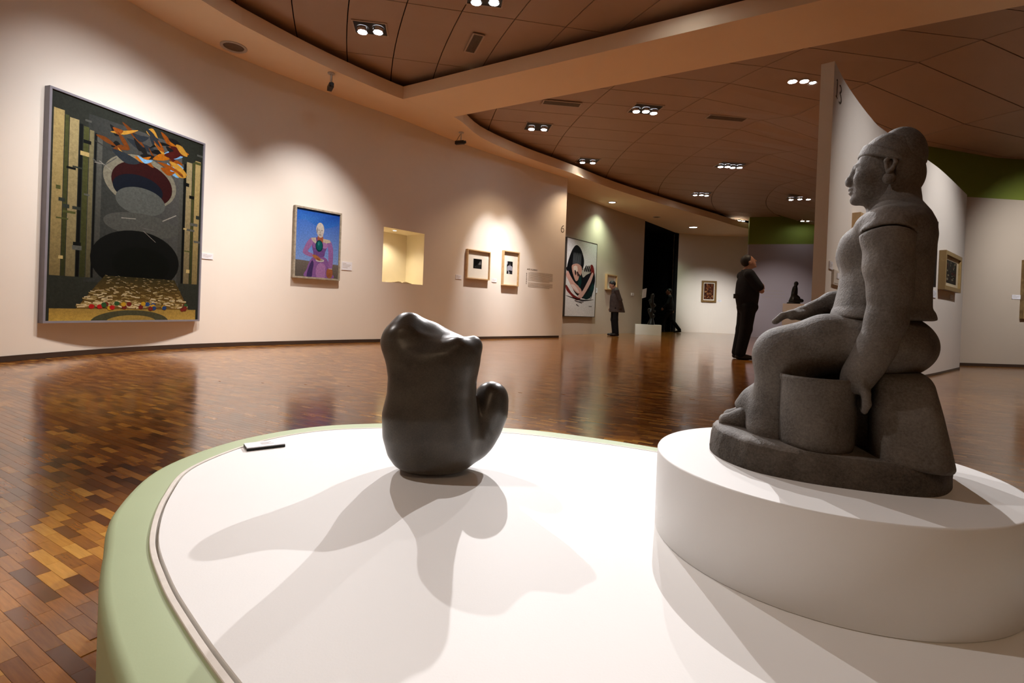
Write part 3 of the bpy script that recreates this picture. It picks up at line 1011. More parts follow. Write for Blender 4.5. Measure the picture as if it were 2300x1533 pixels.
def f_jacket(P):
    d = torso(P)
    # far arm, bent, hand resting on the knee
    d = smin(d, s_chain(P, [(-.082, -.110, .440, .036), (-.080, -.124, .370, .033), (-.060, -.118, .330, .030)], 0.01), 0.012)
    d = smin(d, s_chain(P, [(-.060, -.118, .330, .029), (-.010, -.080, .318, .023), (.030, -.058, .300, .018)], 0.01), 0.01)
    # shoulder cap above the sleeve seam
    return smin(d, smax(near_arm(P), .0014 - seam(P), 0.001), 0.006)
sdf_part('jacket', f_jacket, (-.18, -.17, .27), (.06, .15, .57), 0.0032, M_BASALT, SX)
def f_arm(P):
    d = near_arm(P)
    # the sleeve stops at the shoulder seam
    d = smax(d, seam(P) + .0014, 0.002)
    # wrist and hand closing on the rim of the bucket
    d = smin(d, s_chain(P, [(-.060, .119, .212, .024), (-.048, .116, .190, .021), (-.040, .114, .176, .017)], 0.01), 0.016)
    d = smin(d, s_ell(P, (-.046, .118, .182), (.024, .020, .026)), 0.01)
    for k in range(4):
        y = .100 + .0115 * k
        d = smin(d, s_chain(P, [(-.050, y, .178, .0078), (-.058, y + .002, .160, .0074), (-.060, y + .003, .142, .0066), (-.057, y + .002, .130, .0055)], 0.003), 0.005)
    d = smin(d, s_chain(P, [(-.044, .104, .188, .0085), (-.030, .098, .180, .0080), (-.026, .096, .166, .0068)], 0.003), 0.006)
    return d
sdf_part('arm', f_arm, (-.13, .07, .11), (.0, .165, .49), 0.0030, M_BASALT, SX)
def f_hand(P):
    d = s_chain(P, [(.024, -.061, .302, .016), (.045, -.050, .296, .014)], 0.01)
    d = smin(d, s_ell(P, (.052, -.046, .292), (.024, .020, .011)), 0.008)
    for k in range(4):
        y = -.060 + .0105 * k
        d = smin(d, s_chain(P, [(.062, y, .294, .0075), (.080, y + .004, .288, .0070), (.094, y + .006, .275, .0062)], 0.003), 0.004)
    d = smin(d, s_chain(P, [(.040, -.034, .292, .0080), (.062, -.024, .286, .0066)], 0.003), 0.006)
    return d
sdf_part('hand', f_hand, (.0, -.09, .25), (.12, 0, .33), 0.0026, M_BASALT, SX)
HD = 0.0021
def f_head(P):
    d = s_loft(P, [(.505, -.050, -.092, .015), (.510, -.037, -.096, .025), (.518, -.0325, -.104, .032), (.530, -.0315, -.114, .038), (.545, -.0315, -.120, .043),
                   (.560, -.0325, -.124, .046), (.575, -.0345, -.128, .0475), (.590, -.0385, -.130, .0480), (.607, -.046, -.132, .048), (.625, -.065, -.125, .040)], 2.5, 0.008)
    d = smin(d, s_cap(P, (-.098, 0, .53), (-.100, 0, .48), .040, .045), 0.012)
    # eye sockets, eyes, brows
    for s in (1, -1):
        d = smax(d, -s_ell(P, (-.031, s * .0215, .5685), (.0095, .0150, .0068)), 0.005)
        d = smin(d, s_ell(P, (-.0435, s * .0215, .5675), (.0085, .0110, .0062)), 0.001)
        d = smin(d, s_chain(P, [(-.0375, s * .010, .5765, .0030), (-.0380, s * .022, .5785, .0032), (-.0460, s * .034, .5740, .0026)], 0.002), 0.004)
        d = smin(d, s_chain(P, [(-.0370, s * .012, .5705, .0014), (-.0375, s * .022, .5735, .0015), (-.0435, s * .0325, .5690, .0013)], 0.001), 0.0015)
        d = smin(d, s_ell(P, (-.050, s * .030, .552), (.016, .014, .014)), 0.012)
        d = smin(d, s_ell(P, (-.0275, s * .0066, .5492), (.0056, .0046, .0046)), 0.003)
        d = smax(d, -s_ell(P, (-.0255, s * .0050, .5452), (.0030, .0024, .0026)), 0.0015)
    # nose, lips, chin
    d = smin(d, s_chain(P, [(-.0365, 0, .5790, .0060), (-.0338, 0, .567, .0060), (-.0275, 0, .5545, .0072), (-.0285, 0, .5505, .0068)], 0.003), 0.007)
    d = smin(d, s_ell(P, (-.0325, 0, .5375), (.0075, .0140, .0038)), 0.003)
    d = smin(d, s_ell(P, (-.0330, 0, .5305), (.0070, .0120, .0040)), 0.003)
    d = smax(d, -s_cap(P, (-.0235, -.012, .5340), (-.0235, .012, .5340), .0016), 0.002)
    d = smin(d, s_ell(P, (-.0385, 0, .5155), (.0090, .0130, .0085)), 0.008)
    return d
sdf_part('head', f_head, (-.15, -.06, .44), (-.01, .06, .635), HD, M_BASALT, SX)
def band_plane(P, x0, z0, sl):
    # positive above a line that falls from the brow towards the ear
    return (P[:, 2] - z0) + sl * (x0 - P[:, 0]) * 1.0
def f_band(P):
    d = s_ell(P, (-.0870, 0, .5850), (.0495, .0635, .0575))
    up = (P[:, 2] - .6165) + .70 * (-.050 - P[:, 0])
    lo = (P[:, 2] - .5945) + .38 * (-.043 - P[:, 0])
    d = smax(d, up, 0.0015)
    d = smax(d, -lo, 0.0015)
    return smax(d, -(P[:, 0] + .104), 0.004)
sdf_part('headband', f_band, (-.14, -.065, .52), (-.03, .065, .64), HD, M_BASALT, SX)
def f_hair(P):
    d = s_ell(P, (-.0880, 0, .5825), (.0475, .0560, .0560))
    d = smin(d, s_ell(P, (-.112, 0, .558), (.0330, .048, .042)), 0.012)
    lo = (P[:, 2] - .6100) + .76 * (-.050 - P[:, 0])
    d = smax(d, smin(-lo, P[:, 0] + .094, 0.0), 0.003)
    d = smax(d, (.523 - P[:, 2]) + .25 * (-.126 - P[:, 0]), 0.006)
    return d
sdf_part('hair_wrap', f_hair, (-.16, -.065, .5), (-.04, .065, .65), HD, M_BASALT, SX)
def f_bun(P):
    d = s_ell(P, (-.1055, 0, .5925), (.0410, .0465, .0545))
    return smax(d, -(P[:, 2] - .575) , 0.004)
sdf_part('hair_bun', f_bun, (-.17, -.06, .54), (-.05, .06, .66), HD, M_BASALT, SX)
for s in (1, -1):
    def f_ear(P, s=s):
        y = s * .0535
        pts = [(-.0815, y, .5560, .0028), (-.0800, y, .5640, .0030), (-.0790, y + s * .002, .5740, .0034), (-.0840, y + s * .003, .5815, .0036),
               (-.0910, y + s * .004, .5790, .0036), (-.0930, y + s * .004, .5690, .0034), (-.0890, y + s * .003, .5590, .0034), (-.0835, y + s * .001, .5530, .0042)]
        d = s_chain(P, pts, 0.002)
        return smin(d, s_ell(P, (-.0860, y - s * .006, .567), (.0085, .0065, .013)), 0.003)
    sdf_part('ear', f_ear, (-.11, min(s * .04, s * .066), .54), (-.065, max(s * .04, s * .066), .595), 0.0016, M_BASALT, SX)
    er = sdf_part('earring', lambda P, s=s: s_ell(P, (-.0850, s * .0520, .5425), (.0105, .0065, .0110)), (-.1, min(s * .04, s * .064), .525), (-.07, max(s * .04, s * .064), .56), 0.0018, M_BASALT, SX)
bk = empty('bucket', (0.012, 0.096, zb + 0.003)); bk.parent = SX
prof = [(0.052, 0.0), (0.0575, 0.003), (0.0595, 0.012), (0.0605, 0.06), (0.0605, 0.118), (0.0620, 0.122), (0.0630, 0.127), (0.0620, 0.131),
        (0.0590, 0.1315), (0.0565, 0.128), (0.0555, 0.117)]
MB().lathe(prof, 64, cap=False).build('bucket_wall', M_BASALT, bk, smooth=True)
MB().lathe([(0.0001, 0.1165), (0.03, 0.1165), (0.0557, 0.1165)], 48, cap=False).build('bucket_content', M_BASALT, bk, smooth=True)

# ================================================================== SMOOTH ABSTRACT SCULPTURE
AB = empty('abstract_sculpture', (-0.190, 1.375, ZP), math.radians(8))
tag(AB, 'smooth polished dark stone abstract sculpture with a rounded side lobe on the platform', 'sculpture')
U = 0.00119
def X_(px): return (px - 960) * U
def Z_(py): return (1080 - py) * U
def f_abs(P):
    rows = [(1081, 905, 1015, .055), (1074, 885, 1030, .074), (1062, 868, 1042, .086), (1040, 853, 1053, .096), (1000, 841, 1058, .102),
            (950, 838, 1050, .100), (905, 847, 1045, .093), (870, 848, 1046, .089), (835, 842, 1052, .086), (810, 839, 1054, .080), (790, 842, 1048, .066), (780, 850, 1030, .05)]
    d = s_loft(P, [(Z_(y), X_(r), X_(l), w) for y, l, r, w in rows], 2.5, 0.03, yc=0.0)
    # high ridge at the back left, falling to the right
    rd = s_chain(P, [(X_(876), -.004, Z_(778), .041), (X_(888), .020, Z_(766), .041), (X_(935), .036, Z_(784), .038), (X_(988), .042, Z_(808), .032)], 0.03)
    d = smin(d, rd, 0.05)
    # lower front lip on the right with a crease behind it
    lp = s_chain(P, [(X_(950), -.050, Z_(812), .016), (X_(1000), -.038, Z_(797), .021), (X_(1034), -.006, Z_(793), .024)], 0.02)
    d = smin(d, lp, 0.014)
    # slanting top face and the shallow hollow on the front
    d = smax(d, -s_ell(P, (X_(905), -.150, Z_(775)), (.095, .085, .050)), 0.04)
    d = smax(d, -s_ell(P, (X_(865), -.165, Z_(856)), (.060, .078, .036)), 0.035)
    # side lobe, lower right
    lb = s_chain(P, [(X_(1086), .058, Z_(925), .049), (X_(1077), .052, Z_(955), .054), (X_(1050), .040, Z_(992), .060)], 0.02)
    lb = smax(lb, -s_cap(P, (X_(1050), -.06, Z_(995)), (X_(1050), .02, Z_(900)), .014), 0.010)
    d = smin(d, lb, 0.008)
    ft = s_chain(P, [(X_(985), .02, Z_(1022), .055), (X_(1045), .02, Z_(1016), .045), (X_(1078), .040, Z_(996), .032)], 0.03)
    d = smin(d, ft, 0.03)
    return smax(d, .0 - P[:, 2], 0.004)
sdf_part('stone_body', f_abs, (-.17, -.13, -.005), (.24, .15, .43), 0.0045, M_POLISH, AB, 3)

# ================================================================== PEOPLE
M_SKIN = paint('skin', (0.30, 0.155, 0.10), 0.06, 0.55, 40, 0)
M_HAIR = paint('dark_hair', (0.010, 0.008, 0.007), 0.2, 0.55, 80, 0.2, 300)
M_NAVY = paint('black_cloth', (0.010, 0.010, 0.012), 0.15, 0.85, 30, 0.2, 300, 0.15)
M_TROUS = paint('black_trousers_cloth', (0.008, 0.008, 0.009), 0.15, 0.85, 30, 0.2, 300, 0.15)
M_JACK = paint('grey_brown_jacket_cloth', (0.060, 0.046, 0.042), 0.2, 0.8, 12, 0.2, 300, 0.2)
M_SHOE = paint('black_shoe_leather', (0.010, 0.009, 0.008), 0.1, 0.35, 30, 0)
HB = 0.011
def head_sdf(P, c, tilt):
    """head centred at c (middle of the skull), facing +x, tilt>0 looks up"""
    R = rot_y(tilt)
    c = np.array(c, float)
    def T(x, y, z):
        return c + x * np.array([R[0][0], 0, R[2][0]]) + y * np.array([0, 1, 0]) + z * np.array([R[0][2], 0, R[2][2]])
    d = s_ell(P, T(-.005, 0, .02), (.098, .076, .098), R)
    d = smin(d, s_ell(P, T(.028, 0, -.045), (.066, .058, .078), R), 0.03)
    d = smin(d, s_chain(P, [(*T(.092, 0, .012), .011), (*T(.112, 0, -.026), .014)], 0.01), 0.012)
    d = smin(d, s_ell(P, T(.085, 0, -.066), (.017, .026, .011), R), 0.008)
    d = smin(d, s_ell(P, T(.072, 0, -.105), (.022, .026, .020), R), 0.015)
    for s in (1, -1):
        d = smax(d, -s_ell(P, T(.098, s * .033, .008), (.016, .020, .012), R), 0.008)
        d = smin(d, s_ell(P, T(-.008, s * .078, -.012), (.022, .011, .032), R), 0.006)
        d = smin(d, s_ell(P, T(.082, s * .033, .006), (.013, .014, .011), R), 0.003)
    return d, T
def hand_sdf(P, w, dirv, up, side):
    """palm from wrist w along dirv with four bent fingers and a thumb"""
    w = np.array(w, float); dv = np.array(dirv, float); dv /= np.linalg.norm(dv)
    uv = np.array(up, float); uv -= dv * (uv @ dv); uv /= np.linalg.norm(uv)
    sv = np.cross(uv, dv) * side
    d = s_cap(P, w, w + dv * .05, .026, .024)
    for k in range(4):
        b = w + dv * .075 + sv * (-.030 + .020 * k)
        L = (.060, .068, .064, .050)[k]
        m = b + dv * L * .5 - uv * .008
        e = m + dv * L * .38 - uv * .026
        d = smin(d, s_chain(P, [(*(w + dv * .03 + sv * (-.022 + .015 * k)), .014), (*b, .0105), (*m, .0095), (*e, .0085)], 0.004), 0.008)
    t0 = w + dv * .02 - sv * .024
    t1 = w + dv * .060 - sv * .050 - uv * .012
    d = smin(d, s_chain(P, [(*t0, .014), (*t1, .0110), (*(t1 + dv * .035), .0090)], 0.004), 0.01)
    return d
def person(loc, rotz, J, mats, label, scale=1.0, jacket=False):
    """J: joints in metres, figure faces +x"""
    root = empty('person', loc, rotz)
    root.scale = (scale,) * 3
    tag(root, label, 'person')
    hc, tilt = J['head']
    def limb(P, side, r):
        a = J['arm_' + side]
        return s_chain(P, [(*a[0], .048 * r), (*a[1], .040 * r), (*a[2], .030 * r)], 0.02)
    def leg(P, side, r):
        a = J['leg_' + side]
        return s_chain(P, [(*a[0], .082 * r), (*a[1], .056 * r), (*a[2], .040 * r)], 0.03)
    pel, che, nek = J['pelvis'], J['chest'], J['neck']
    bk_ = J.get('bulk', 1.0)
    def f_body(P):
        d, T = head_sdf(P, hc, tilt)
        d = smin(d, s_cap(P, nek, T(-.02, 0, -.08), .054, .050), 0.02)
        d = smin(d, s_chain(P, [(*pel, .115), (*che, .115), (*nek, .05)], 0.05), 0.04)
        for s, n in ((1, 'l'), (-1, 'r')):
            d = smin(d, limb(P, n, 0.85), 0.03)
            d = smin(d, leg(P, n, 0.85), 0.04)
            w, dv, up = J['hand_' + n]
            d = smin(d, hand_sdf(P, w, dv, up, s), 0.01)
        return d
    sdf_part('body', f_body, (-.45, -.45, .05), (.55, .45, 1.85), HB if not J.get('fine') else 0.008, mats['skin'], root)
    def f_hairp(P):
        d, T = head_sdf(P, hc, tilt)
        h = s_ell(P, T(-.014, 0, .030), (.104, .083, .103), rot_y(tilt))
        q = T(.045, 0, .055)
        R = rot_y(tilt)
        cut = (P - q) @ np.array([R[0][0] * .8 - R[0][2] * .6, 0, R[2][0] * .8 - R[2][2] * .6])
        h = smax(h, cut, 0.012)
        return smax(h, -((P - T(0, 0, -.075)) @ np.array([R[0][2], 0, R[2][2]])), 0.01)
    sdf_part('hair', f_hairp, (hc[0] - .2, -.14, hc[2] - .2), (hc[0] + .2, .14, hc[2] + .2), 0.008, mats['hair'], root)
    def f_top(P):
        d = s_chain(P, [(pel[0], pel[1], pel[2] - .02, .125 * bk_), (*((np.array(pel) + np.array(che)) / 2), .128 * bk_), (*che, .125 * bk_)], 0.05)
        dy = s_ell(P, ((pel[0] + che[0]) / 2, 0, (pel[2] + che[2]) / 2 + .03), (.145 * bk_, .205, .40))
        d = smin(d, dy, 0.04)
        sh = s_chain(P, [(*J['arm_l'][0], .062), (nek[0] - .005, 0, nek[2] - .045, .075), (*J['arm_r'][0], .062)], 0.03)
        d = smin(d, sh, 0.05)
        if jacket:
            hem = J['hem']
            d = smin(d, s_loft(P, [(hem[0], hem[1], hem[2], .205), (pel[2] + .12, .135, hem[2] * .74, .185), (che[2], .12, -.15, .17)], 2.3, 0.015), 0.05)
            zcut = hem[0]
        else:
            zcut = pel[2] - .10
        for n in 'lr':
            a = J['arm_' + n]
            if jacket or J.get('long'):
                d = smin(d, s_chain(P, [(*a[0], .066), (*a[1], .058), (*a[2], .048)], 0.02), 0.03)
            else:
                m = np.array(a[0]) * .25 + np.array(a[1]) * .75
                d = smin(d, s_chain(P, [(*a[0], .070 * bk_), (*m, .064 * bk_)], 0.02), 0.03)
        d = smax(d, zcut - P[:, 2], 0.008)
        n = np.array(nek)
        return smax(d, -s_cap(P, n + np.array([.01, 0, .012]), n + np.array([.03, 0, .2]), .062, .085), 0.006)
    sdf_part('jacket' if jacket else 'shirt', f_top, (-.45, -.45, .5), (.55, .45, 1.6), HB, mats['top'], root)
    def f_leg(P):
        d = s_ell(P, (pel[0], 0, pel[2] - .05), (.135 * bk_, .185, .13))
        for n in 'lr':
            a = J['leg_' + n]
            d = smin(d, s_chain(P, [(*a[0], .098 * bk_), (*a[1], .078 * bk_), (a[2][0], a[2][1], a[2][2] + .005, .068 * bk_)], 0.03), 0.04)
        return smax(d, P[:, 2] - (pel[2] + .06), 0.01)
    sdf_part('trousers', f_leg, (-.55, -.35, .0), (.55, .35, 1.2), HB, mats['leg'], root)
    for n in 'lr':
        a = J['leg_' + n][2]
        yaw = J.get('foot_' + n, 0.0)
        lift = J.get('lift_' + n, 0.0)
        def f_shoe(P, a=a, yaw=yaw, lift=lift):
            dx, dz = math.cos(lift), math.sin(lift)
            h = np.array([a[0] - .035, a[1], max(.045, a[2] - .055)])
            t = h + np.array([.215 * dx * math.cos(yaw), .215 * math.sin(yaw), .215 * dz - .008])
            d = s_chain(P, [(*h, .044), (*(h * .5 + t * .5), .046), (*t, .034)], 0.02)
            d = smin(d, s_cap(P, a, h + np.array([.02, 0, .01]), .046, .046), 0.02)
            return smax(d, .002 - P[:, 2], 0.004)
        sdf_part('shoe', f_shoe, (a[0] - .3, a[1] - .15, -.005), (a[0] + .36, a[1] + .15, a[2] + .22), 0.009, mats['shoe'], root)
    return root

# visitor with folded arms looking up
J2 = dict(head=((.045, 0, 1.610), .42), neck=(.015, 0, 1.46), chest=(.03, 0, 1.24), pelvis=(.055, 0, .92),
          arm_l=((.01, .195, 1.39), (.17, .250, 1.130), (.275, .03, 1.185)), arm_r=((.01, -.195, 1.39), (.19, -.245, 1.125), (.265, -.01, 1.150)),
          hand_l=((.275, .02, 1.190), (.05, -1, .22), (1, 0, .2)), hand_r=((.262, .0, 1.150), (.06, 1, .30), (1, 0, .2)),
          leg_l=((.05, .090, .88), (.015, .10, .50), (-.050, .105, .10)), leg_r=((.05, -.090, .88), (.02, -.09, .50), (-.055, -.09, .10)),
          foot_l=.12, foot_r=-.12, fine=True, bulk=1.22)
px, py = onz(1666, 806, 0)
p2 = person((px, py, 0), math.radians(-8), J2, dict(skin=M_SKIN, hair=M_HAIR, top=M_NAVY, leg=M_TROUS, shoe=M_SHOE),
       'person in black shirt and trousers standing with folded arms and looking up')
# phone pouch at the back of the belt
pouch = MB().box(-.185, -.105, -.09, -.04, 1.0, 1.075).build('belt_pouch', M_SHOE, p2)

# visitor in a jacket bending the head over a picture label
J1 = dict(head=((.085, 0, 1.545), -.50), neck=(.015, 0, 1.43), chest=(-.02, 0, 1.22), pelvis=(-.02, 0, .90),
          arm_l=((-.02, .195, 1.36), (-.12, .245, 1.09), (-.14, .20, .86)), arm_r=((-.02, -.195, 1.36), (-.06, -.25, 1.08), (.06, -.22, .86)),
          hand_l=((-.14, .195, .85), (.2, -.3, -1), (0, 1, 0)), hand_r=((.065, -.215, .85), (.4, .2, -1), (0, -1, 0)),
          leg_l=((-.02, .090, .87), (-.03, .09, .50), (-.075, .10, .10)), leg_r=((-.02, -.090, .87), (.0, -.09, .50), (-.045, -.10, .10)),
          hem=(.72, .15, -.33), foot_l=.1, foot_r=-.1)
person((3.06, 15.35, 0), math.radians(180), J1, dict(skin=M_SKIN, hair=M_HAIR, top=M_JACK, leg=M_TROUS, shoe=M_SHOE),
       'person in a loose grey-brown jacket with bowed head before a small frame', 0.985, True)
# visitor walking into the dark room, only a trailing shoe shows against the wall
J3 = dict(head=((.06, 0, 1.62), 0.0), neck=(.02, 0, 1.46), chest=(.02, 0, 1.24), pelvis=(.0, 0, .92), long=True,
          arm_l=((.0, .195, 1.39), (.10, .24, 1.14), (.24, .20, .98)), arm_r=((.0, -.195, 1.39), (-.12, -.24, 1.14), (-.14, -.2, .92)),
          hand_l=((.24, .2, .98), (.5, 0, -.8), (0, 1, 0)), hand_r=((-.14, -.2, .91), (.1, 0, -1), (0, -1, 0)),
          leg_l=((.02, .090, .88), (.20, .09, .52), (.24, .10, .10)), leg_r=((-.02, -.090, .88), (-.10, -.09, .50), (-.40, -.10, .115)),
          lift_r=-.10)
person((6.28, 20.42, 0), math.radians(165), J3, dict(skin=M_SKIN, hair=M_HAIR, top=M_NAVY, leg=M_TROUS, shoe=M_SHOE),
       'person in black walking into the dark room with one shoe trailing', 1.0)

# ================================================================== PICTURES
def art_mat():
    m, nt, b = new_mat('painted_canvas')
    a = nt.nodes.new('ShaderNodeVertexColor')
    a.layer_name = 'col'
    mx = nt.nodes.new('ShaderNodeMix')
    mx.data_type = 'RGBA'; mx.blend_type = 'MULTIPLY'
    mx.inputs['Factor'].default_value = 0.6
    gm = nt.nodes.new('ShaderNodeGamma')
    gm.inputs['Gamma'].default_value = 1.28
    nt.links.new(a.outputs['Color'], gm.inputs['Color'])
    nt.links.new(gm.outputs[0], mx.inputs['A'])
    nt.links.new(ramp(nt, noise_n(nt, 42, 6, 0.7), [(0.28, (0.45, 0.45, 0.45)), (0.72, (1.35, 1.35, 1.35))]), mx.inputs['B'])
    nt.links.new(mx.outputs['Result'], b.inputs['Base Color'])
    b.inputs['Roughness'].default_value = 0.5
    b.inputs['Specular IOR Level'].default_value = 0.12
    return m
M_ART = art_mat()
def tri_fan_ok(poly):
    return poly
def art(name, shapes, w, h, y, parent, lift=0.00006):
    """shapes: list of (polygon in 0..1 x 0..1 with y up, colour); thin coats of paint one over the other"""
    me = bpy.data.meshes.new(name)
    bm = bmesh.new()
    lay = bm.loops.layers.float_color.new('col')
    for k, (poly, c) in enumerate(shapes):
        vs = [bm.verts.new(((p[0] - .5) * w, y - lift * k, (p[1] - .5) * h)) for p in poly]
        f = bm.faces.new(vs)
        cols = c if isinstance(c[0], (tuple, list)) else [c] * len(vs)
        f.normal_update()
        for l, cc in zip(f.loops, cols):
            l[lay] = (*cc, 1)
        if f.normal.y > 0:
            f.normal_flip()
    bmesh.ops.triangulate(bm, faces=bm.faces[:])
    bm.to_mesh(me); bm.free()
    return put(name, me, M_ART, parent)
def rect(x0, y0, x1, y1): return [(x0, y0), (x1, y0), (x1, y1), (x0, y1)]
def elli(cx, cy, rx, ry, n=28, a0=0, a1=360):
    full = abs(a1 - a0) >= 360
    m = n if full else n + 1
    return [(cx + rx * math.cos(math.radians(a0 + (a1 - a0) * k / n)), cy + ry * math.sin(math.radians(a0 + (a1 - a0) * k / n))) for k in range(m)]
def sm(pts, n=5): return [tuple(p) for p in catmull(pts, n, True)]

class Hang:
    """position, direction and size of something hung on a wall, from its corners in the photograph"""
    def __init__(self, curve, tl, tr, br, bl):
        h = [curve.hit(*p) for p in (tl, tr, br, bl)]
        s0, s1 = (h[0][0] + h[3][0]) / 2, (h[1][0] + h[2][0]) / 2
        self.s = (s0 + s1) / 2
        a, b = curve.at(s0), curve.at(s1)
        self.rot = math.atan2(b[1] - a[1], b[0] - a[0])
        self.w = math.hypot(b[0] - a[0], b[1] - a[1])
        z1, z0 = (h[0][1] + h[1][1]) / 2, (h[2][1] + h[3][1]) / 2
        self.h = z1 - z0
        m = ((a[0] + b[0]) / 2, (a[1] + b[1]) / 2)
        c = curve.at(self.s)
        # out of the wall = right-hand side of the running direction
        nx, ny = math.sin(self.rot), -math.cos(self.rot)
        d = max(0.0, (c[0] - m[0]) * nx + (c[1] - m[1]) * ny)
        g = max(d, 0) + 0.001
        self.loc = (m[0] + nx * g, m[1] + ny * g, (z0 + z1) / 2)
def frame_parts(t, w, h, fw, depth, mat, face_y, bar_front=None):
    """four bars; local x along the wall, -y out of the wall, z up from the middle"""
    f = bar_front or depth
    for nm, b in (('frame_bar', (-w / 2, w / 2, h / 2 - fw, h / 2)), ('frame_bar', (-w / 2, w / 2, -h / 2, -h / 2 + fw)),
                  ('frame_bar', (-w / 2, -w / 2 + fw, -h / 2 + fw, h / 2 - fw)), ('frame_bar', (w / 2 - fw, w / 2, -h / 2 + fw, h / 2 - fw))):
        o = MB().box(b[0], b[1], -f, 0, b[2], b[3]).build(nm, mat, t)
    MB().box(-w / 2 + fw, w / 2 - fw, -face_y, 0, -h / 2 + fw, h / 2 - fw).build('back_board', M_LABEL, t)

M_FGREY = paint('grey_frame', (0.22, 0.21, 0.24), 0.05, 0.45, 10, 0)
M_FWEATH = paint('weathered_grey_frame', (0.33, 0.29, 0.22), 0.3, 0.6, 25, 0.2, 80)
def wood_mat(name, lo, hi):
    m, nt, b = new_mat(name)
    wv = nt.nodes.new('ShaderNodeTexWave')
    wv.inputs['Scale'].default_value = 9.0
    wv.inputs['Distortion'].default_value = 4.0
    wv.inputs['Detail'].default_value = 3.0
    t = nt.nodes.new('ShaderNodeTexCoord')
    nt.links.new(t.outputs['Object'], wv.inputs['Vector'])
    nt.links.new(ramp(nt, wv.outputs['Fac'], [(0.2, lo), (0.8, hi)]), b.inputs['Base Color'])
    b.inputs['Roughness'].default_value = 0.5
    return m
M_FWOOD = wood_mat('pale_wood_frame', (0.50, 0.32, 0.15), (0.62, 0.43, 0.22))
M_FGOLD = wood_mat('old_gold_frame', (0.22, 0.14, 0.05), (0.36, 0.25, 0.10))
M_FDARKG = wood_mat('dark_gilt_frame', (0.10, 0.05, 0.015), (0.26, 0.15, 0.04))
M_FBLACK = paint('thin_dark_frame', (0.03, 0.022, 0.016), 0.05, 0.5, 10, 0)
M_MAT = paint('cream_mount_board', (0.72, 0.68, 0.58), 0.01, 0.7, 10, 0)

